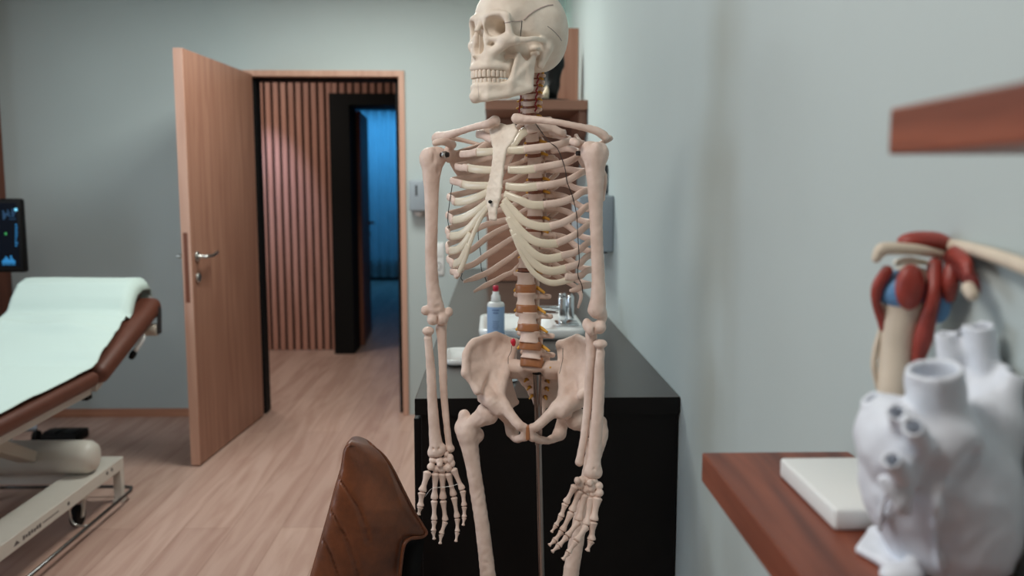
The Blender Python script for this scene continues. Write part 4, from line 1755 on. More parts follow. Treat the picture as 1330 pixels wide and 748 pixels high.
# ------------------------------------------------------------------ ribs, from the backbone round to the front
def rib(nodes, width=.0062, thick=.0033, tip=False, w0=.0042):
    P = []
    ups = []
    for nd in nodes:
        P.append(nd if isinstance(nd, Vector) else onrib(nd[0], nd[1], nd[2]))
    bm = new()
    Q = catmull(P, 8)
    # keep the curve on the cage outside the backbone
    for i, p in enumerate(Q):
        d = p - TO
        if d.dot(Fdir) > -.055 or abs(d.dot(Ldir)) > .05:
            for _ in range(3):
                g = tg(Q[i])
                if abs(g) < .14:
                    a, b = tab(Q[i].z)
                    dd = Q[i] - TO
                    k = 1 / (1 + g)
                    Q[i] = TO + Ldir * dd.dot(Ldir) * k + Fdir * dd.dot(Fdir) * k + UP * dd.z
    n = len(Q)
    W = lerp_list([w0, width * .8, width, width, width * 1.05, width * (1.1 if not tip else .45)], n)
    T_ = lerp_list([w0, thick * 1.1, thick, thick, thick, thick * (1.05 if not tip else .6)], n)
    rings = []
    SEG = 14
    for i, p in enumerate(Q):
        t = (Q[min(i + 1, n - 1)] - Q[max(i - 1, 0)]).normalized()
        o = outward(p)
        o = (o - t * o.dot(t)).normalized()
        u = t.cross(o).normalized()
        ring = []
        for k in range(SEG):
            a = 2 * PI * k / SEG
            ring.append(bm.verts.new(p + u * (math.cos(a) * W[i]) + o * (math.copysign(abs(math.sin(a)) ** .8, math.sin(a)) * T_[i])))
        rings.append(ring)
    for a, b in zip(rings, rings[1:]):
        for k in range(SEG):
            bm.faces.new((a[k], a[(k + 1) % SEG], b[(k + 1) % SEG], b[k]))
    bm.faces.new(rings[0][::-1])
    bm.faces.new(rings[-1])
    return bm, Q


def head(k, sd):
    """where rib k joins the backbone"""
    c = TC[k - 1]
    F_ = frame(c, R(29), 0)
    return F_ @ Vector((sd * .0155, -.013, .006)), F_ @ Vector((sd * .036, -.028, .002))


LEFT = {1: [(716, 171, 'b'), (731, 173, 'f'), (716, 166, 'f'), (699, 166, 'f'), (684, 169, 'f')],
        2: [(722, 176, 'b'), (734, 179, 'b'), (736, 184, 'f'), (722, 188.5, 'f'), (697, 192, 'f'), (681, 194, 'f')],
        3: [(718, 196, 'b'), (738, 193, 'b'), (752, 198, 'f'), (750, 203, 'f'), (735, 211, 'f'), (716, 215, 'f'), (694, 219, 'f')],
        4: [(714, 221, 'b'), (735, 220, 'b'), (752, 222, 'b'), (756, 224, 'f'), (735, 235, 'f'), (716, 239.5, 'f'), (697, 242, 'f')],
        5: [(714, 236, 'b'), (735, 239, 'b'), (754, 246, 'b'), (760, 248, 'f'), (744, 257, 'f'), (726, 263, 'f'), (706, 266, 'f')],
        6: [(714, 250, 'b'), (735, 256, 'b'), (761, 271, 'b'), (765, 267, 'f'), (748, 280, 'f'), (731, 289, 'f'), (714, 294, 'f')],
        7: [(716, 268, 'b'), (739, 276, 'b'), (757, 287, 'b'), (766, 291, 'f'), (750, 303, 'f'), (735, 311, 'f'), (723, 315.5, 'f')],
        8: [(712, 285, 'b'), (735, 292, 'b'), (758, 308, 'b'), (766, 314, 'f'), (750, 326, 'f'), (739, 330, 'f'), (729, 332, 'f')],
        9: [(711, 302, 'b'), (735, 309, 'b'), (755, 323, 'b'), (765, 332, 'f'), (754, 341, 'f'), (743, 345.5, 'f'), (734, 348, 'f')],
        10: [(712, 320, 'b'), (735, 334, 'b'), (757, 348, 'b'), (764, 351, 'f'), (754, 358, 'f'), (742, 360, 'f'), (734, 359, 'f')],
        11: [(710, 334, 'b'), (735, 353, 'b'), (757, 367, 'b'), (759, 371, 'f'), (748, 376, 'f'), (740, 377.5, 'f')],
        12: [(710, 350, 'b'), (730, 362, 'b'), (748, 373, 'b'), (755, 384, 'b'), (751, 400, 'b')]}
RIGHT = {1: [(668, 170, 'b'), (634, 172, 'b'), (626, 175, 'f'), (632, 178, 'f'), (640, 181, 'f')],
         2: [(660, 182, 'b'), (630, 189, 'b'), (613, 199, 'b'), (607, 200, 'f'), (616, 198, 'f'), (620, 198, 'f')],
         3: [(660, 199, 'b'), (628, 207, 'b'), (605, 213, 'b'), (599, 218, 'f'), (603, 217.5, 'f'), (609, 219, 'f')],
         4: [(660, 217, 'b'), (624, 226, 'b'), (598, 232, 'b'), (591, 236, 'f'), (595, 237, 'f'), (601, 239, 'f')],
         5: [(660, 236, 'b'), (620, 246, 'b'), (597, 252, 'b'), (587, 258, 'f'), (589, 261.5, 'f'), (592, 262, 'f')],
         6: [(660, 253, 'b'), (622, 263, 'b'), (597, 274, 'b'), (585, 282, 'f'), (586, 286, 'f'), (589, 287, 'f')],
         7: [(660, 270, 'b'), (625, 279, 'b'), (597, 292, 'b'), (582, 302, 'f'), (582, 306, 'f'), (585, 307.5, 'f')],
         8: [(662, 284, 'b'), (628, 293, 'b'), (596, 311, 'b'), (581, 321, 'f'), (581, 325, 'f'), (584, 326, 'f')],
         9: [(660, 294, 'b'), (635, 307, 'b'), (605, 328, 'b'), (587, 340, 'f'), (586, 343, 'f'), (589, 344, 'f')],
         10: [(665, 310, 'b'), (635, 329, 'b'), (607, 346, 'b'), (594, 354, 'f'), (592, 357, 'f'), (594, 358, 'f')],
         11: [(670, 329, 'b'), (652, 342, 'b'), (635, 353, 'b'), (618, 360.5, 'b'), (602, 366, 'b')],
         12: [(668, 351, 'b'), (655, 358, 'b'), (644, 364, 'b'), (630, 371, 'b'), (615, 379, 'b')]}
for sd, tabl in ((1, LEFT), (-1, RIGHT)):
    for k in range(1, 13):
        h0, h1 = head(k, sd)
        nodes = [h0, h1] + tabl[k]
        wid = {1: .0075, 2: .0066, 11: .0062, 12: .0056}.get(k, .0064)
        if k >= 11 and sd < 0:
            nodes = [h0] + tabl[k]
        bm, Q = rib(nodes, wid, .0036, tip=(k >= 11))
        obj('rib', bm, M['bone'], SK)

# clear costal cartilages
CART = [
    [(684, 169), (676, 175), (668, 186), (664, 190)],
    [(683, 194), (672, 195), (659, 195)],
    [(696, 219), (680, 220.5), (660, 220.5)],
    [(698, 242), (680, 243.5), (657, 242)],
    [(707, 266.5), (690, 266), (675, 260), (655, 252)],
    [(716, 294.5), (700, 294), (682, 288), (668, 275), (654, 259)],
    [(725, 316), (706, 316), (690, 311), (675, 298), (663, 281), (652, 264)],
    [(731, 333), (710, 336), (694, 330), (680, 316), (668, 298), (660, 282)],
    [(736, 348.5), (718, 352), (702, 348), (688, 335), (676, 318), (668, 304)],
    [(746, 361), (735, 364.5), (720, 367.5), (706, 364), (692, 353), (681, 337), (672, 318), (664, 298)],
    [(640, 181), (645, 187), (648, 190)],
    [(617, 198), (628, 197.5), (643, 196.5)],
    [(606, 218), (620, 220), (640, 221)],
    [(598, 238.5), (612, 241), (636, 241)],
    [(590, 262), (604, 261.5), (620, 256), (634, 249)],
    [(588, 286.5), (602, 283), (618, 274), (634, 262)],
    [(584, 307), (598, 304.5), (610, 295), (622, 281), (634, 268)],
    [(583, 326), (594, 324), (603, 315), (611, 303)],
    [(588, 344), (597, 339), (603, 329), (609, 317)],
    [(593, 358), (598, 350), (604, 336), (610, 317), (617, 299), (625, 283), (633, 271)],
]
for k, ln in enumerate(CART):
    P = []
    for (px, py) in ln:
        p = onrib(px, py, 'f')
        P.append(p)
    bm = new()
    Q = catmull(P, 6)
    n = len(Q)
    margin = k in (9, 19)
    W = lerp_list([.0078, .0076, .0068] if not margin else [.0064, .0058, .0046, .004], n)
    rings = []
    SEG = 12
    for i, p in enumerate(Q):
        t = (Q[min(i + 1, n - 1)] - Q[max(i - 1, 0)]).normalized()
        o = outward(p)
        o = (o - t * o.dot(t)).normalized()
        u = t.cross(o).normalized()
        rings.append([bm.verts.new(p + u * (math.cos(2 * PI * j / SEG) * W[i]) + o * (math.sin(2 * PI * j / SEG) * .0032)) for j in range(SEG)])
    for a, b in zip(rings, rings[1:]):
        for j in range(SEG):
            bm.faces.new((a[j], a[(j + 1) % SEG], b[(j + 1) % SEG], b[j]))
    bm.faces.new(rings[0][::-1])
    bm.faces.new(rings[-1])
    obj('costal_cartilage', bm, M['cartilage'], SK)

# ------------------------------------------------------------------ breastbone
def plate(outline_px, off_back, off_front, name, mat, rough=0.0):
    pass


def stern(px, py, o):
    p = onrib(px, py, 'f')
    return p + outward(p) * o


ctr = [(655, 178, 13), (650, 194, 8.6), (648, 212, 7.2), (645, 230, 7.6), (642.5, 246, 8.4), (641, 260, 8.0), (640.5, 270, 5.5), (641, 283, 4)]
g = Field(*bounds([stern(620, 155, 0), stern(675, 155, 0), stern(630, 290, 0), stern(660, 290, 0)], .02), .0014)
man = [(639.5, 170), (645, 164.5), (652.5, 162.5), (660, 165), (668, 163), (671.5, 171), (666, 183), (657.5, 194), (643.5, 194), (641, 182)]
mc = stern(655, 176, .003)
mp = [stern(x, y, .003) for x, y in man]
fan = [(mc, mp[i], mp[(i + 1) % len(mp)]) for i in range(len(mp))]
g.add(g.fan(fan, .0032, .002))
body = [(650.3, 196.5, 6.6), (648.5, 210, 5.6), (646, 228, 6.2), (643.5, 244, 7.2), (641.5, 258, 7.4), (641, 268, 4.6), (641, 276, 3.0), (641, 284, 3.0)]
tr = []
for (x0, y0, w0), (x1, y1, w1) in zip(body, body[1:]):
    a, b, c_, d = stern(x0 - w0, y0, .003), stern(x0 + w0, y0, .003), stern(x1 + w1, y1, .003), stern(x1 - w1, y1, .003)
    tr += [(a, b, c_), (a, c_, d)]
g.add(g.fan(tr, .0034, .002))
g.rough(.0005, 420)
st = solid('sternum', g, M['bone_pale'], SK)
q = stern(640.5, 262, .010)
bm = new()
lathe(bm, [(0, .004), (.0028, .0035), (.0034, 0), (.0018, -.001), (.0018, -.008), (0, -.008)], q, 14, outward(q))
obj('screw', bm, M['black'], st)

# ------------------------------------------------------------------ wires tying the ribs
def wire(pts, side='f', off=.0055, r=.0008):
    P = []
    for px, py in pts:
        p = onrib(px, py, side)
        P.append(p + outward(p) * off)
    bm = new()
    tube(bm, P, r, 6, 5)
    return obj('rib_wire', bm, M['wire'], SK)


wire([(695, 161), (700, 168), (712, 184), (722, 192), (729, 208), (733, 222), (735, 236), (742, 256), (747, 280), (748, 300), (749, 318), (750, 338), (748, 350), (749, 360), (753, 370), (754, 380)])
wire([(591, 240), (589, 252), (587, 266), (585, 284), (587, 296)])
wire([(622, 298), (622, 308), (625, 330), (626, 350), (631, 362), (634, 372)], 'b', .005)
wire([(598, 351), (602, 355), (601, 362), (606, 367)], 'b', .005)
# ------------------------------------------------------------------ skull (centimetres in its own frame: left, front, up)
PSI = R(53)
SC = at(679, 45, 1.64)
s = .0102
MS = frame(SC, PSI, 0, s)
BT = 'bone_pale'
g = Field((-8.2, -10.2, -8.6), (8.2, 12.4, 11), .14)
g.add(g.ell((0, -.1, 1.2), (6.8, 8.2, 7.7)))
g.add(g.ell((0, 4.2, 2.2), (5.5, 5.3, 5.6)), 2)
g.add(g.ell((0, -4.1, -1.3), (5.5, 4.2, 5.1)), 2)
g.add(g.ell((0, -2.3, 1.6), (7.1, 5.0, 5.6)), 2)
for sx in (-1, 1):
    g.sub(g.ell((sx * 7.6, 5.6, -.4), (2.3, 2.5, 3.6)), 1.2)
g.sub(g.ell((0, 3.0, -7.2), (4.6, 4.6, 3.4)), 1.0)
for sx in (-1, 1):
    g.sub(g.ell((sx * 5.6, 4.3, -3.8), (1.5, 2.0, 3.0)), .6)
for sx in (-1, 1):
    g.sub(g.ell((sx * 7.0, 3.4, -2.4), (1.25, 2.3, 2.0)), .7)
    g.add(g.ell((sx * 2.9, 4.9, -7.2), (.6, 1.5, 2.2)), .5)
# upper jaw and cheek bones
arch = [(2.95, 6.2), (2.85, 8.0), (2.3, 9.6), (1.3, 10.5), (0, 10.8), (-1.3, 10.5), (-2.3, 9.6), (-2.85, 8.0), (-2.95, 6.2)]
g.add(g.path([(x * .95, y * .985 - .1, -6.75) for x, y in arch], .68, 3), .9)
g.add(g.ell((0, 7.8, -5.4), (2.85, 2.75, 2.6)), 1.0)
for sx in (-1, 1):
    g.add(g.cap((sx * 1.9, 9.3, -5.6), (sx * 1.5, 9.5, -1.4), .8, .55), .6)
    g.add(g.cap((sx * 1.2, 9.4, .9), (sx * 1.75, 9.4, -1.8), .5, .5), .4)
    g.add(g.cap((sx * 2.0, 9.1, -2.0), (sx * 4.8, 7.8, -2.0), .55, .7), .5)
    g.add(g.cap((sx * 2.6, 8.6, -4.2), (sx * 4.9, 7.4, -2.6), .9, .85), .8)
    g.add(g.cap((sx * 4.7, 7.7, -2.3), (sx * 5.7, 6.6, -2.4), .95, .85), .6)
    g.add(g.cap((sx * 5.0, 7.7, 1.7), (sx * 5.35, 7.2, -1.6), .5, .7), .45)
    g.add(g.path([(sx * 5.8, 6.4, -2.4), (sx * 6.75, 4.6, -2.25), (sx * 6.95, 3.0, -1.95), (sx * 6.6, 1.3, -1.9), (sx * 6.3, .4, -1.8)], [.62, .5, .45, .5, .6], 3, flat=((1, 0, 0), .62)), .35)
    g.add(g.path([(sx * .6, 9.35, 1.75), (sx * 2.4, 9.25, 2.05), (sx * 4.2, 8.3, 2.1), (sx * 5.1, 7.6, 1.6)], [.62, .6, .55, .5], 3), .7)
    g.add(g.cap((sx * 5.6, -.7, -3.2), (sx * 5.1, .0, -6.0), 1.25, .7), .8)
    g.add(g.ell((sx * 5.4, 1.6, -3.4), (1.0, .9, .5)), .5)
g.add(g.cap((0, 9.3, 1.3), (0, 10.7, -1.0), .62, .42), .5)
g.add(g.cap((0, 9.9, -5.2), (0, 11.15, -4.9), .6, .25), .4)
for sx in (-1, 1):
    rot = Matrix.Rotation(R(-14 * sx), 3, 'Z') @ Matrix.Rotation(R(8 * sx), 3, 'Y')
    g.sub(g.ell((sx * 3.15, 9.0, .0), (1.95, 2.6, 1.65), rot), .35)
    g.sub(g.ell((sx * 2.7, 6.8, .0), (1.4, 3.0, 1.2), rot), .3)
    g.sub(g.ell((sx * 7.4, .2, -2.6), (1.0, .35, .35)), .2)
g.sub(g.ell((0, 10.6, -3.3), (1.5, 2.5, 1.3)), .3)
g.sub(g.ell((0, 10.5, -1.9), (.95, 2.2, 1.3)), .3)
g.add(g.tri((0, 9.9, -.9), (0, 9.9, -4.6), (0, 7.5, -3), .09))
g.sub(g.path([(sx * 0 + 2.25, 9.6, -3.0), (2.25, 8.6, -3.0)], .22), .15)
skull = solid('skull', g, M[BT], SK, MS)
# upper teeth
def teeth(z0, z1, scale, name, parent, shift=0):
    pts = [Vector((x * scale, y * scale + shift, 0)) for x, y in arch]
    Q = catmull(pts, 12)
    L = [0]
    for a, b in zip(Q, Q[1:]):
        L.append(L[-1] + (b - a).length)
    N = 16
    f = Field((-3.8, 5.2, min(z0, z1) - .5), (3.8, 11.8, max(z0, z1) + .5), .08)
    for i in range(N):
        t = L[-1] * (i + .5) / N
        k = max(j for j in range(len(L)) if L[j] <= t)
        k = min(k, len(Q) - 2)
        u = (t - L[k]) / (L[k + 1] - L[k])
        c = Q[k].lerp(Q[k + 1], u)
        tan = (Q[k + 1] - Q[k]).normalized()
        ang = math.atan2(tan.y, tan.x)
        rot = Matrix.Rotation(ang, 3, 'Z')
        molar = i < 4 or i > N - 5
        hw = L[-1] / N * .5 * .90
        hgt = abs(z1 - z0) / 2 * (1 if not molar else .9)
        zc = (z0 + z1) / 2
        f.add(f.box((c.x, c.y, zc), (hw, .42 if molar else .27, hgt), .2, rot))
        f.add(f.cap((c.x, c.y, zc), (c.x, c.y, z0 + (.4 if z0 > z1 else -.4)), hw * .8, hw * .6), .1)
    return solid(name, f, M['bone_pale'], parent, MS)


teeth(-7.35, -8.62, .985, 'upper_teeth', skull, .12)
# lower jaw
j = Field((-6.8, .2, -14.2), (6.8, 12, -3.0), .13)
for sx in (-1, 1):
    A = [(0, 10.5, -10.1), (sx * 2.0, 9.5, -10.1), (sx * 3.1, 7.0, -10.0), (sx * 3.9, 5.4, -9.8)]
    B = [(0, 10.6, -12.1), (sx * 2.0, 9.5, -12.0), (sx * 3.6, 6.4, -11.4), (sx * 4.75, 2.5, -10.4)]
    T_ = []
    for i in range(3):
        T_ += [(A[i], A[i + 1], B[i]), (A[i + 1], B[i + 1], B[i])]
    cor, notch, con = (sx * 4.85, 5.0, -4.5), (sx * 5.1, 3.2, -6.4), (sx * 5.5, 1.75, -4.3)
    ang, fr = (sx * 4.8, 2.3, -10.1), (sx * 4.1, 5.9, -9.2)
    j.add(j.fan(T_, .62, .3), .3)
    j.add(j.fan([(cor, notch, fr), (notch, ang, fr), (notch, con, ang), (fr, ang, B[2]), (fr, A[2], B[2])], .36, .7), .5)
    j.add(j.cap((sx * 5.0, 1.75, -4.2), (sx * 6.1, 1.65, -4.2), .5, .45), .3)
    j.add(j.path([(sx * 5.0, 2.2, -7.5), ang, B[2], B[1], B[0]], [.45, .6, .6, .65, .7]), .4)
    j.add(j.cap(cor, fr, .3, .5), .3)
j.add(j.path([(x * .97, y * .985 - .25, -9.95) for x, y in arch], .55, 3), .4)
j.add(j.ell((0, 10.9, -11.7), (1.3, .75, .85)), .6)
mand = solid('mandible', j, M[BT], skull, MS)
mand['label'] = 'lower jaw'
teeth(-9.75, -8.66, .965, 'lower_teeth', skull, .08)

# lines, hooks and screws on the skull, laid on its surface
from mathutils.bvhtree import BVHTree


def bvh_of(o):
    off = origin_of(o.parent)
    vs = [v.co + off for v in o.data.vertices]
    return BVHTree.FromPolygons(vs, [tuple(p.vertices) for p in o.data.polygons])


SKB, MAB = bvh_of(skull), bvh_of(mand)


def on(b, px, py, lift=.0003):
    h = b.ray_cast(CO, ray(px, py).normalized())
    return None if h[0] is None else (h[0] + h[1] * lift, h[1])


def sline(name, b, pts, r, mat, parent, lift=.0002, n=6):
    P = []
    for (x0, y0), (x1, y1) in zip(pts, pts[1:]):
        for k in range(n):
            h = on(b, x0 + (x1 - x0) * k / n, y0 + (y1 - y0) * k / n, lift)
            if h:
                P.append(h[0])
    if len(P) > 2:
        bm = new()
        tube(bm, P, r, 6, 1)
        return obj(name, bm, mat, parent)


M['suture'] = plain('suture_grey', (190, 172, 164), .6)
M['cut'] = plain('cut_line', (120, 106, 104), .6)
sline('cap_seam', SKB, [(680, 26), (686, 20), (694, 14.5), (703, 10), (712, 7), (719, 6.5)], .0013, M['suture'], skull, -.0004)
sline('suture', SKB, [(711, 34), (716, 37.5), (722, 43), (727, 49), (730, 54)], .0006, M['cut'], skull)
sline('suture', SKB, [(655, 30), (664, 28), (672, 27.5), (679, 26.5)], .0009, M['suture'], skull, -.0003)
sline('cap_hook', SKB, [(678, 27), (677.5, 34), (676.5, 42), (676, 48)], .0012, M['wire'], skull, .0008)
bm = new()
pts = [on(SKB, x, y, .002)[0] for x, y in ((699, 19), (696.5, 21), (698, 23.5), (695.5, 25.5), (697.5, 27.5), (696.5, 29.5))]
tube(bm, pts, .0013, 8, 3)
obj('cap_spring', bm, M['wire'], skull)
h = on(MAB, 671.5, 74)
if h:
    bm = new()
    lathe(bm, [(0, .0012), (.0016, .001), (.0022, 0)], h[0], 12, h[1])
    obj('screw', bm, M['wire'], mand)
sline('seam', MAB, [(620.5, 104), (621, 112), (621.5, 120), (622, 127)], .0005, M['suture'], mand)

# ------------------------------------------------------------------ shoulder girdle
def clav(nodes, name='clavicle'):
    P = [at(x, y, Y) for x, y, Y, r in nodes]
    rr = [r * Y / 1111 for x, y, Y, r in nodes]
    f = Field(*bounds(P, .02), .0013)
    f.add(f.path(P, rr, 5))
    return f, P


f, P = clav([(643, 157, 1.600, 7.0), (634, 161, 1.605, 5.6), (616, 165, 1.635, 4.2), (597, 171, 1.675, 4.4), (580, 176.5, 1.72, 6.0), (570, 179, 1.745, 8.0), (568, 180, 1.75, 7.5)])
f.rough(.0005, 260)
solid('clavicle', f, M['bone'], SK)
f, P = clav([(671, 154, 1.585, 7.0), (682, 155, 1.580, 5.4), (697, 155.5, 1.572, 4.6), (725, 159, 1.558, 4.0), (750, 164, 1.553, 4.2), (772, 169, 1.557, 5.2), (783, 175, 1.562, 6.0), (786, 178, 1.562, 5.2)])
f.rough(.0005, 260)
solid('clavicle', f, M['bone'], SK)


def tz(l, f, py):
    p = tor(l, f, 0)
    return Vector((p.x, p.y, at(674, py, p.y).z))


def scapula(sd):
    G = tz(sd * .152, .012, 200)
    sup = tz(sd * .080, -.088, 176)
    med = tz(sd * .072, -.108, 200)
    inf = tz(sd * .130, -.105, 258)
    acr = tz(sd * .182, -.004, 178)
    acr2 = tz(sd * .165, -.045, 181)
    cor0 = tz(sd * .140, .018, 188)
    cor1 = tz(sd * .138, .052, 184)
    cor2 = tz(sd * .150, .064, 186)
    sp0 = tz(sd * .078, -.112, 196)
    f = Field(*bounds([G, sup, med, inf, acr, acr2, cor2], .02), .0016)
    mid = tz(sd * .128, -.066, 206)
    latm = tz(sd * .160, -.042, 228)
    f.add(f.fan([(G, sup, mid), (sup, med, mid), (med, inf, mid), (mid, inf, latm), (mid, latm, G)], .0022, .004))
    f.add(f.path([G, latm, inf], [.007, .0045, .0045], 4), .006)
    f.add(f.path([sup, med, inf], [.003, .003, .0045], 4), .004)
    f.add(f.ell(G, (.010, .012, .018), Matrix((Ldir, Fdir, UP)).transposed()), .008)
    f.add(f.path([sp0, tz(sd * .13, -.075, 188), acr2, acr], [.003, .006, .008, .0075], 5, flat=((0, 0, 1), .6)), .004)
    f.add(f.path([cor0, cor1, cor2], [.0085, .0075, .006], 5), .007)
    return solid('scapula', f, M['bone'], SK)


scapula(-1)
scapula(1)

# ------------------------------------------------------------------ arms
def limb(name, nodes, extra=(), h=.0016, rough=.0005, k=.006, parent=SK, mat=None):
    """tapered bone through (px, py, Y, radius px) with extra lumps ((px, py, Y, rx, ry, rz) in px)"""
    P = [at(n[0], n[1], n[2]) for n in nodes]
    rr = [n[3] * n[2] / 1111 for n in nodes]
    E = [at(e[0], e[1], e[2]) for e in extra]
    f = Field(*bounds(P + E, .03), h)
    f.add(f.path(P, rr, 5))
    for e, c in zip(extra, E):
        q = e[2] / 1111
        d = f.ell(c, (e[3] * q, e[4] * q, e[5] * q))
        if len(e) > 6 and e[6] == 'cut':
            f.sub(d, .003)
        else:
            f.add(d, k)
    if rough:
        f.rough(rough, 230)
    return solid(name, f, mat or M['bone'], parent)


YR, YL = 1.725, 1.543
# right arm (left in the picture)
limb('humerus', [(562, 207, YR, 15), (561, 218, YR, 13), (560.3, 232, YR, 11), (560.5, 250, YR, 9.4), (560.5, 290, YR, 8.2), (560, 330, YR + .002, 7.8), (561.5, 365, YR + .004, 8.4), (564, 385, YR + .005, 9.5), (566.5, 400, YR + .005, 11)],
     [(556, 206, YR, 11, 13, 13.5), (568, 203, YR + .004, 12.5, 13, 12.5), (560, 200, YR - .016, 6, 6, 9), (563.5, 208, YR - .030, 2.4, 6, 14, 'cut'), (571, 222, YR - .02, 5, 8, 8, 'cut'), (553, 403, YR + .005, 6.5, 7, 6.5), (583, 405, YR + .008, 5.5, 6, 6.5), (562, 415, YR, 7.5, 9, 7.5), (574, 414, YR, 8.5, 10, 8.5), (568.5, 417, YR - .012, 1.2, 6, 6, 'cut'), (568, 399, YR - .016, 6, 5, 5, 'cut')])
limb('radius', [(556, 440, YR - .004, 5.4), (557, 452, YR - .004, 5.2), (559.5, 480, YR - .005, 6.0), (561.5, 520, YR - .01, 6.6), (564, 555, YR - .016, 7.4), (566, 575, YR - .02, 8.8), (567, 586, YR - .022, 9.6)],
     [(556, 430, YR - .004, 8, 8, 6), (561, 588, YR - .022, 6, 6, 7), (574, 583, YR - .022, 6, 7, 7), (567, 594, YR - .022, 6, 8, 3, 'cut'), (563, 583.5, YR - .036, 1.4, 4, 1.8, 'cut'), (570, 583, YR - .036, 1.4, 4, 1.8, 'cut')])
limb('ulna', [(573, 426, YR + .012, 7.5), (574, 440, YR + .010, 6.4), (575, 470, YR + .008, 5.6), (576.5, 510, YR + .002, 5.0), (580, 550, YR - .008, 4.4), (583, 575, YR - .014, 4.4), (584, 582, YR - .015, 5.4)],
     [(574, 418, YR + .02, 7, 7, 9), (584.5, 583, YR - .015, 5.6, 6, 4)])
# left arm (right in the picture, nearer)
limb('humerus', [(773, 201, YL, 15.5), (773, 214, YL, 13.5), (773.2, 229, YL, 11.6), (773.5, 248, YL, 10), (774, 280, YL, 8.8), (775.5, 320, YL, 8.2), (777, 360, YL + .002, 8.6), (777, 385, YL + .002, 10), (775, 402, YL + .002, 12)],
     [(780, 199, YL, 10.5, 13, 14), (765, 197, YL + .004, 11.5, 13, 13.5), (775, 193, YL - .016, 6, 6, 9), (770, 203, YL - .032, 2.6, 7, 15, 'cut'), (763, 218, YL - .02, 5, 8, 8, 'cut'), (762, 421, YL + .002, 6, 7, 8), (784, 410, YL + .004, 5, 6, 9), (768, 427, YL - .004, 8, 10, 9), (779, 425, YL - .004, 8.5, 10, 9), (772, 432, YL - .018, 1.3, 6, 7, 'cut'), (770, 408, YL - .02, 7, 5, 6, 'cut')])
limb('radius', [(780, 458, YL - .004, 6), (779, 470, YL - .005, 6), (778, 500, YL - .008, 7.6), (776, 540, YL - .014, 8.2), (773, 575, YL - .02, 8.8), (771, 598, YL - .024, 10), (769.5, 612, YL - .026, 11.2)],
     [(779.5, 446.5, YL - .004, 9.5, 9.5, 6), (764, 612, YL - .026, 6, 7, 7), (777, 613, YL - .026, 5.5, 7, 8), (769, 623, YL - .026, 7, 9, 3.5, 'cut'), (766, 608.5, YL - .044, 1.5, 5, 2, 'cut'), (772, 610, YL - .044, 1.5, 5, 2, 'cut')])
limb('ulna', [(768, 436, YL + .012, 8), (768, 452, YL + .010, 7), (766, 480, YL + .006, 6.2), (763, 530, YL - .002, 5.6), (758, 570, YL - .012, 5.2), (754, 592, YL - .018, 5.2), (752.5, 600, YL - .019, 6)],
     [(767, 428, YL + .02, 7, 7, 9)])
# collars and bolts at the joints
def ring_at(name, px, py, Y, r, hh, mat, axis=(0, 0, 1), parent=SK):
    bm = new()
    c = at(px, py, Y)
    r *= Y / 1111
    hh *= Y / 1111
    lathe(bm, [(0, -hh), (r, -hh), (r * 1.03, 0), (r, hh), (0, hh)], c, 20, axis)
    return obj(name, bm, mat, parent)


ring_at('joint_bolt', 577.5, 201, 1.700, 3.2, 5.5, M['wire'], Ldir)
ring_at('joint_bolt', 577.5, 201, 1.700, 4.6, 2.4, M['steel'], Ldir)
ring_at('joint_bolt', 752.5, 199, 1.55, 3, 4, M['wire'], Ldir)

# ------------------------------------------------------------------ hands
def finger_bone(name, a, b, r, parent, tipb=False):
    a, b = Vector(a), Vector(b)
    d = b - a
    P = [a + d * t for t in (0, .07, .2, .45, .7, .88, .97, 1)]
    k = [.75, 1.12, .92, .66, .66, .98, 1.0, .7] if not tipb else [.7, 1.1, .85, .55, .45, .7, .75, .45]
    bm = new()
    sweep(bm, P, [r * q for q in k], n=3, seg=12, up=(0, 1, .01))
    return obj(name, bm, M['bone'], parent)


def hand(carpals, digits, Y, dY, tips):
    s = Y / 1111
    cs = [at(x, y, Y + dy) for x, y, rx, ry, dy in carpals]
    f = Field(*bounds(cs, .02), .0013)
    for (x, y, rx, ry, dy), c in zip(carpals, cs):
        f.add(f.ell(c, (rx * s, rx * s * 1.15, ry * s)), .0012)
    f.rough(.0006, 500)
    hd = solid('hand', f, M['bone'], SK)
    for chain, r, yy in digits:
        P = [at(x, y, Y + t) for (x, y), t in zip(chain, yy)]
        for i in range(len(P) - 1):
            nm = 'metacarpal' if i == 0 else 'finger_bone'
            d = (P[i + 1] - P[i])
            a, b = P[i] + d * .02, P[i + 1] - d * .03
            finger_bone(nm, a, b, r * s * (1.0, .86, .74, .66)[i], hd, i == len(P) - 2)
    return hd


hand([(563, 597, 6, 5, 0), (571, 598, 6, 5, -.004), (580, 597, 5.5, 5.5, 0), (585, 596, 4.5, 7, -.008), (560, 606, 5.5, 5, -.006), (566, 609, 5, 5, -.002), (574, 608.5, 6, 6.5, -.003), (582, 607, 5.5, 6, -.006), (580, 590, 3.5, 4, -.004), (588, 602, 3.5, 5, -.01), (571, 603, 4, 4, -.012)],
     [([(556, 612), (548, 639), (546, 658), (543.5, 669)], 5.4, (-.01, -.024, -.03, -.033)),
      ([(566, 613), (564, 649), (564, 676), (563, 690), (564, 701)], 4.9, (-.004, -.008, -.014, -.022, -.03)),
      ([(574.5, 613), (575.5, 649), (578.5, 677), (573, 694), (571.5, 707)], 4.9, (-.003, -.006, -.012, -.02, -.03)),
      ([(582, 613), (589.5, 644.5), (594, 673), (594, 691), (592, 704)], 4.7, (-.005, -.008, -.014, -.022, -.03)),
      ([(588.5, 608), (601, 636.5), (603, 657.5), (603, 672), (601.5, 683)], 4.5, (-.008, -.014, -.02, -.026, -.034))], YR - .022, 0, 0)
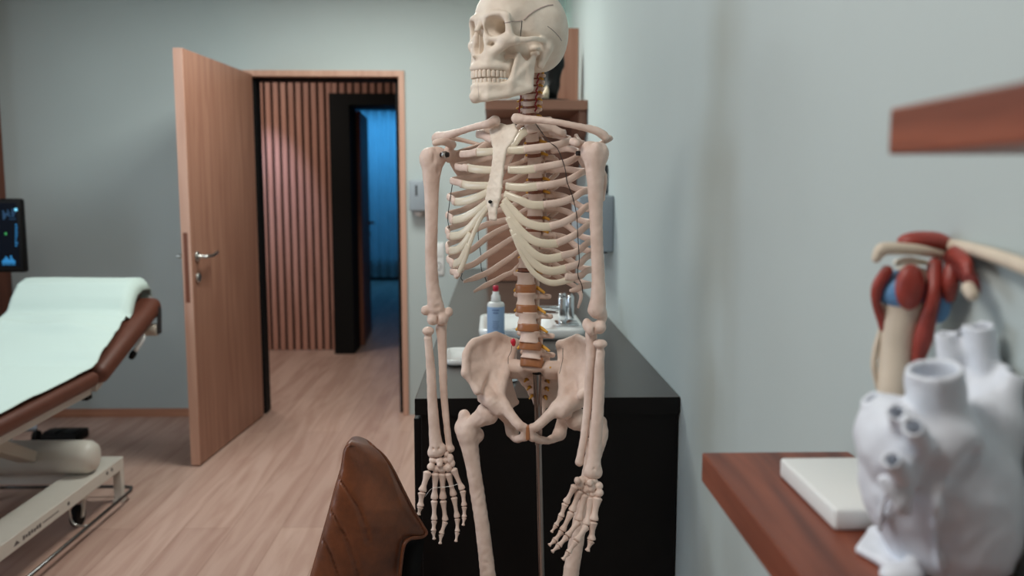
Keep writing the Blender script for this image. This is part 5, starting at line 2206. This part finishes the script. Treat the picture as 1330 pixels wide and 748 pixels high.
hand([(762, 622, 6, 5, -.0), (770, 624, 6.5, 5, -.004), (756, 624, 6, 6, -.004), (777, 631, 6.5, 6, -.006), (768, 633, 5.5, 6.5, -.012), (761, 635, 5.5, 6, -.008), (753, 630, 6, 6, -.008), (750, 624, 4.5, 5, -.016), (778, 640, 6, 5.5, -.014), (770, 641, 5.5, 5.5, -.01), (766, 627, 5, 5, -.016)],
     [([(776, 645), (770.5, 677), (768, 702), (762.5, 716)], 6.6, (-.014, -.028, -.036, -.042)),
      ([(768, 645), (762, 683), (748, 703), (738, 718), (730.5, 727)], 5.8, (-.01, -.03, -.05, -.058, -.064)),
      ([(760, 641), (751, 677), (736.5, 697), (725.5, 709), (716.5, 717)], 5.8, (-.008, -.02, -.036, -.044, -.05)),
      ([(753.5, 636), (742.5, 664.5), (730, 690), (720.5, 702), (713, 708.5)], 5.6, (-.008, -.014, -.022, -.03, -.036)),
      ([(747.5, 630), (734.5, 653.5), (728.5, 671), (722, 682.5), (716, 691.5)], 5.0, (-.012, -.012, -.014, -.018, -.022))], YL - .026, 0, 0)
bm = new()
tube(bm, [at(x, y, YR - .036) for x, y in ((552, 645), (560, 635), (570, 633), (582, 632), (594, 629), (599, 626))], .0006, 6, 4)
obj('hand_wire', bm, M['steel'], SK)

# ------------------------------------------------------------------ pelvis (centimetres: left, front, up from the middle of the hip joints)
PM = frame(at(691, 534, 1.665), R(12), 0, .01)


def hip(sd):
    def p(x, y, z):
        return (sd * x, y, z)
    lo, hi = (-14.6, -9.2, -8.2), (14.6, 6.2, 15.8)
    f = Field((0 if sd > 0 else -14.8, -9.4, -8.4), (14.8 if sd > 0 else 0.6, 6.4, 16), .16)
    if sd > 0:
        f = Field((-.6, -9.4, -8.4), (14.8, 6.4, 16), .16)
    c1, c2, c3, c4, c5 = p(12.7, 4, 8.1), p(13.0, 1.8, 11.4), p(12.0, -.5, 13.4), p(8.4, -5.0, 14.2), p(4.7, -7.0, 12.4)
    si, si2 = p(5.3, -3.6, 8.6), p(5.6, -4.6, 5.8)
    piis = p(4.8, -8, 7.6)
    bm_, b2 = p(6.3, .4, 4.0), p(5.2, 2.6, 1.7)
    aiis = p(10.2, 4.1, 4.6)
    ac = p(8.7, .1, .2)
    act = p(9.4, .8, 3.2)
    mid = p(9.6, -2.6, 8.6)     # floor of the iliac fossa, pushed outwards
    fan = [(mid, c1, c2), (mid, c2, c3), (mid, c3, c4), (mid, c4, c5), (mid, c5, si), (mid, si, bm_), (mid, bm_, act), (mid, act, aiis), (mid, aiis, c1), (c5, piis, si), (piis, si2, si), (si, si2, bm_)]
    f.add(f.fan(fan, .30, 1.5))
    f.add(f.path([c5, c4, c3, c2, c1], [.66, .6, .62, .66, .62], 5), .8)
    f.add(f.path([c1, p(11.4, 4.0, 6.0), aiis], [.6, .42, .75], 4), .5)
    f.add(f.path([si, bm_, b2, p(3.2, 3.9, -.4), p(1.6, 4.5, -1.9)], [.6, .85, 1.25, 1.0, .95], 5), .7)
    f.add(f.path([act, p(7.6, 2.6, 2.4), p(6.2, 2.8, .6)], [1.4, 1.5, 1.2], 4), .9)
    f.add(f.path([act, ac, p(7.2, 1.2, .8)], [1.5, 2.3, 1.2], 3), .8)
    f.add(f.fan([(act, bm_, ac), (bm_, b2, ac), (si2, bm_, ac), (si2, ac, p(4.3, -6.0, 0))], .45, .6), .6)
    f.add(f.path([p(.75, 4.5, -2.0), p(.75, 4.1, -4.3)], [.75, .7]), .4)
    f.add(f.cap(p(2.4, 4.6, -1.4), p(1.6, 4.9, -1.6), .6, .6), .4)
    f.add(f.path([p(.9, 4.0, -4.0), p(2.4, 2.2, -5.2), p(4.0, -2.0, -6.0), p(4.9, -4.9, -5.8)], [.8, .75, .9, 1.2], 4), .5)
    f.add(f.path([p(4.9, -4.9, -5.8), p(5.6, -4.7, -3.2), p(6.8, -2.6, -.6)], [1.25, 1.3, 1.7], 4), .8)
    f.add(f.cap(p(5.6, -4.6, -.4), p(4.1, -6.0, .2), .8, .35), .6)
    # socket and obturator window
    f.sub(f.ell(p(9.9, .2, -.5), (2.75, 2.6, 2.6)), .25)
    rot = Matrix.Rotation(R(-38 * sd), 3, 'Z')
    f.sub(f.ell(p(3.9, .4, -3.6), (1.5, 2.6, 1.75), rot), .5)
    f.rough(.05, 2.1)
    return solid('hip_bone', f, M['bone'], SK, PM)


hipR, hipL = hip(-1), hip(1)
f = Field((-6.4, -12.2, -3.4), (6.4, 0, 10.6), .16)
T_ = []
ctr = [((0, -2.8, 8.4), 5.4), ((.2, -5.2, 6.4), 4.5), ((.5, -7.6, 4.0), 3.4), ((.9, -8.8, 1.4), 2.4), ((1.0, -8.9, -.8), 1.4)]
for (a, w0), (b, w1) in zip(ctr, ctr[1:]):
    q = [(a[0] - w0, a[1] - .9, a[2]), (a[0] + w0, a[1] - .9, a[2]), (b[0] + w1, b[1] - .6, b[2]), (b[0] - w1, b[1] - .6, b[2])]
    m0, m1 = a, b
    for tri_ in ((m0, q[1], q[2]), (m0, q[2], m1), (m0, m1, q[3]), (m0, q[3], q[0])):
        T_.append(tri_)
f.add(f.fan(T_, .75, .5))
f.add(f.ell((0, -2.4, 8.4), (2.3, 1.8, 1.0)), .6)
f.add(f.path([(1.0, -8.9, -.8), (1.0, -8.2, -2.0), (.8, -7.3, -2.9)], [.7, .5, .3]), .5)
for sx in (-1, 1):
    f.add(f.cap((sx * 3.0, -3.0, 8.2), (sx * 4.7, -3.6, 8.2), 1.5, 1.5), .8)
    f.add(f.cap((sx * 2.6, -3.6, 7.0), (sx * 4.6, -4.4, 6.6), 1.2, 1.2), .8)
    f.add(f.cap((sx * 2.2, -4.6, 9.4), (sx * 2.3, -4.8, 10.0), .8, .6), .5)
    for (x, y, z) in ((2.5, -4.6, 6.9), (2.1, -6.6, 5.0), (1.75, -8.0, 3.0), (1.35, -8.6, 1.0)):
        f.sub(f.ell((sx * x, y + .6, z), (.5, 1.1, .42)), .3)
sac = solid('sacrum', f, M['bone'], SK, PM)
for sx in (-1, 1):
    for (x, y, z) in ((2.5, -4.6, 6.9), (2.1, -6.6, 5.0), (1.75, -8.0, 3.0), (1.35, -8.6, 1.0)):
        bm = new()
        sweep(bm, [PM @ Vector((sx * x, y - .3, z)), PM @ Vector((sx * (x + .1), y + .35, z - .05)), PM @ Vector((sx * (x + .5), y + .85, z - .5))], [.0034, .003, .0016], n=3, seg=8)
        obj('nerve_root', bm, M['nerve'], sac)
f = Field((-.9, 3.0, -5.4), (.9, 5.6, -1), .1)
f.add(f.box((0, 4.4, -3.1), (.42, .75, 1.45), .3))
solid('pubic_disc', f, M['disc'], SK, PM)
HB = {1: bvh_of(hipL), -1: bvh_of(hipR)}
sline('joint_line', HB[-1], [(665, 448), (664, 456), (660, 464), (660, 472), (664, 481)], .0006, M['wire'], hipR)
sline('joint_line', HB[1], [(731, 452), (731, 466), (729, 476), (726, 487)], .0006, M['wire'], hipL)
for px, py, mt in ((657, 521, 'brass'), (627, 533, 'screw_blue')):
    pass

# ------------------------------------------------------------------ legs
KR, KL = (643.5, 838), (727, 842)
fr = limb('femur', [(606, 562, 1.692, 13.5), (610, 580, 1.690, 11.8), (614.5, 606, 1.686, 9.8), (620, 640, 1.682, 9.6), (626, 680, 1.676, 9.6), (634, 748, 1.668, 10.4), (640, 795, 1.664, 12), (643, 822, 1.664, 17)],
          [(633, 537, 1.683, 15.5, 15, 15.5), (621, 545, 1.686, 11, 11, 11), (610, 551, 1.69, 11, 11, 9), (601, 555, 1.70, 11, 11, 12), (603, 541, 1.704, 8, 8, 10), (608, 564, 1.690, 13, 12, 14), (621, 565, 1.698, 8, 7, 10), (632, 832, 1.67, 12, 20, 14), (654, 832, 1.67, 12, 20, 14)], h=.0018, rough=.0009, k=.008)
fl_ = limb('femur', [(772, 585, 1.655, 11.5), (766, 612, 1.652, 10.2), (759, 645, 1.648, 10), (751, 690, 1.644, 10), (741, 748, 1.640, 10.8), (734, 798, 1.64, 12.4), (730, 826, 1.642, 17)],
           [(749, 544, 1.647, 15.2, 15.2, 15.2), (760, 552, 1.648, 10, 10, 10), (769, 558, 1.65, 11, 11, 10), (780, 562, 1.655, 10.5, 11, 13), (782, 549, 1.66, 6.5, 7, 9), (776, 574, 1.652, 11.5, 11, 13), (762, 576, 1.668, 6, 6, 9), (719, 836, 1.65, 12, 20, 14), (741, 836, 1.65, 12, 20, 14)], h=.0018, rough=.0009, k=.008)
for (kx, ky), Y, sd in ((KR, 1.664, -1), (KL, 1.642, 1)):
    k0 = at(kx, ky + 20, Y)
    an = Vector((k0.x - sd * .012, Y + .03, .115))
    f = Field(*bounds([k0, an], .05), .0025)
    f.add(f.path([k0 - UP * .012, k0 - UP * .06, k0.lerp(an, .5), an + UP * .03, an], [.034, .018, .0125, .013, .02], 5))
    f.add(f.ell(k0 - UP * .005, (.038, .026, .014)), .01)
    solid('tibia', f, M['bone'], SK)
    o1, o2 = k0 + Vector((sd * .036, .014, -.03)), an + Vector((sd * .026, .008, -.012))
    bm = new()
    sweep(bm, [o1, o1.lerp(o2, .1), o1.lerp(o2, .5), o1.lerp(o2, .9), o2], [.009, .006, .0055, .006, .01], n=4)
    obj('fibula', bm, M['bone'], SK)
    pc_ = at(kx - 6, ky - 6, Y - .045)
    f = Field(*bounds([pc_], .03), .002)
    f.add(f.ell(pc_, (.02, .009, .022)))
    solid('kneecap', f, M['bone'], SK)
    f = Field(*bounds([an + Vector((0, .06, -.06)), an + Vector((0, -.15, -.06)), an], .05), .003)
    f.add(f.path([an - UP * .022, an + Vector((0, .03, -.05)), an + Vector((0, .05, -.07))], [.02, .02, .018], 3))
    for t in range(5):
        x = (t - 2) * .014
        f.add(f.path([an + Vector((x * .5, -.02, -.035)), an + Vector((x * .9, -.07, -.055)), an + Vector((x * 1.2, -.12, -.078)), an + Vector((x * 1.3, -.155 + .012 * abs(t - 1.5), -.085))], [.013, .009, .008, .006], 4), .004)
    solid('foot', f, M['bone'], SK)

# ------------------------------------------------------------------ chrome stand
M['rod'] = plain('stand_chrome', (150, 142, 138), .16, 1)
top = PM @ Vector((.15, -4.6, 7.4))
rt = Vector((at(697.5, 480, 1.690).x, 1.690, at(697.5, 478, 1.690).z))
rb_ = Vector((at(703.5, 748, 1.690).x, 1.690, at(703.5, 748, 1.690).z))
d = (rb_ - rt) / (rt.z - rb_.z)
bot = rb_ + d * (rb_.z - .05)
bm = new()
m_ = rt.lerp(rb_, .36)
tube(bm, [rt, m_], .0082, 20)
tube(bm, [m_, bot], .0066, 20)
obj('stand_rod', bm, M['rod'], SK, auto=40)
bm = new()
tube(bm, [rt + UP * .014, rt - UP * .012], .0092, 20)
obj('stand_socket', bm, M['black'], SK, auto=40)
bm = new()
lathe(bm, [(0, 0), (.03, 0), (.032, .02), (.018, .03), (.014, .07), (0, .07)], bot - UP * .012, 24)
for k in range(5):
    a = 2 * PI * k / 5 + .3
    tube(bm, [bot + Vector((0, 0, .004)), bot + Vector((.2 * math.cos(a), .2 * math.sin(a), .004))], [.014, .010], 12)
obj('stand_base', bm, M['chrome'], SK, auto=40)
for k in range(5):
    a = 2 * PI * k / 5 + .3
    bm = new()
    c = bot + Vector((.2 * math.cos(a), .2 * math.sin(a), 0))
    c.z = .022
    lathe(bm, [(0, -.009), (.02, -.009), (.022, 0), (.02, .009), (0, .009)], c, 18, (math.sin(a), -math.cos(a), 0))
    box(bm, c + Vector((-.004, -.004, .015)), c + Vector((.004, .004, .028)))
    obj('caster', bm, M['black_matt'], SK, auto=40)
# ================================================================== light
def panel(name, label, loc, sx, sy, power, rgb, group='ceiling lamps'):
    t = thing(name, label, 'lamp', loc, group)
    x, y, z = loc
    bm = new()
    box(bm, (x - sx / 2 - .015, y - sy / 2 - .015, z - .03), (x + sx / 2 + .015, y + sy / 2 + .015, z), .003)
    obj('lamp_housing', bm, M['white_plastic'], t, smooth=False)
    bm = new()
    box(bm, (x - sx / 2, y - sy / 2, z - .034), (x + sx / 2, y + sy / 2, z - .029))
    obj('diffuser', bm, M['diffuser'], t, smooth=False)
    l = bpy.data.lights.new(name + '_light', 'AREA')
    l.shape = 'RECTANGLE'
    l.size, l.size_y = sx, sy
    l.energy = power
    l.color = lin(rgb)[:3]
    o = bpy.data.objects.new(name + '_light', l)
    C.objects.link(o)
    o.location = (0, 0, -.04)
    o.parent = t
    return t


M['diffuser'] = emit('lamp_diffuser', (255, 250, 240), 2.0)
panel('ceiling_lamp', 'square ceiling lamp above the middle of the room', (-.62, 3.9, ZC), .6, .6, 32, (249, 255, 248))
panel('ceiling_lamp', 'square ceiling lamp above the examination table', (-2.0, 3.3, ZC), .6, .6, 13, (240, 248, 255))
panel('ceiling_lamp', 'square ceiling lamp near the camera side of the room', (-.8, .55, ZC), .6, .6, 24, (255, 250, 244))
panel('ceiling_lamp', 'square ceiling lamp in the corridor', (-2.0, 6.2, ZC), .6, .6, 15, (255, 244, 232), 'corridor lamps')


def area(name, loc, rot, sx, sy, power, rgb):
    l = bpy.data.lights.new(name, 'AREA')
    l.shape = 'RECTANGLE'
    l.size, l.size_y = sx, sy
    l.energy = power
    l.color = lin(rgb)[:3]
    o = bpy.data.objects.new(name, l)
    C.objects.link(o)
    o.location = loc
    o.rotation_euler = rot
    return o


area('far_room_light', (-1.5, 11.9, 2.45), (R(35), 0, 0), 2.4, .3, 30, (60, 150, 215))
spt = thing('spot_lamp', 'small ceiling spot in front of the slatted wall', 'lamp', (-2.0, 6.55, ZC))
bm = new()
lathe(bm, [(0, 0), (.045, 0), (.045, -.05), (.036, -.055), (0, -.05)], (-2.0, 6.55, ZC), 20)
obj('lamp_housing', bm, M['white_plastic'], spt)
sl = bpy.data.lights.new('spot_light', 'SPOT')
sl.energy = 110
sl.spot_size = R(36)
sl.spot_blend = 1
sl.shadow_soft_size = .04
sl.color = lin((196, 214, 255))[:3]
so_ = bpy.data.objects.new('spot_light', sl)
C.objects.link(so_)
so_.location = (0, 0, -.08)
so_.parent = spt
so_.rotation_euler = (Vector((-1.82, 7.25, 1.36)) - Vector((-2.0, 6.55, ZC - .08))).to_track_quat('-Z', 'Y').to_euler()
# window in the left wall
wn = struct(thing('window_1', None, None, (XL, 1.6, 1.0)))
M['sky_pane'] = emit('window_daylight', (205, 225, 255), 1.2)
bm = new()
box(bm, (XL + .0005, .8, .95), (XL + .004, 2.4, 2.2))
obj('pane', bm, M['sky_pane'], wn, smooth=False)
bm = new()
for y in (.75, 1.57, 2.38):
    box(bm, (XL + .0006, y, .9), (XL + .05, y + .06, 2.25), .003)
for z in (.9, 2.19):
    box(bm, (XL + .0007, .75, z), (XL + .0495, 2.44, z + .06), .003)
obj('frame', bm, M['white_plastic'], wn, smooth=False)
area('window_light', (XL + .06, 1.6, 1.58), (0, R(-90), 0), 1.2, 1.5, 24, (216, 232, 246))
w = bpy.data.worlds.new('world')
w.use_nodes = True
w.node_tree.nodes['Background'].inputs['Color'].default_value = (.5, .55, .6, 1)
w.node_tree.nodes['Background'].inputs['Strength'].default_value = .02
sc.world = w
sc.view_settings.view_transform = 'Standard'
sc.view_settings.look = 'None'
sc.view_settings.gamma = 1
sc.view_settings.use_curve_mapping = False
sc.view_settings.exposure = -.12
bpy.context.view_layer.update()
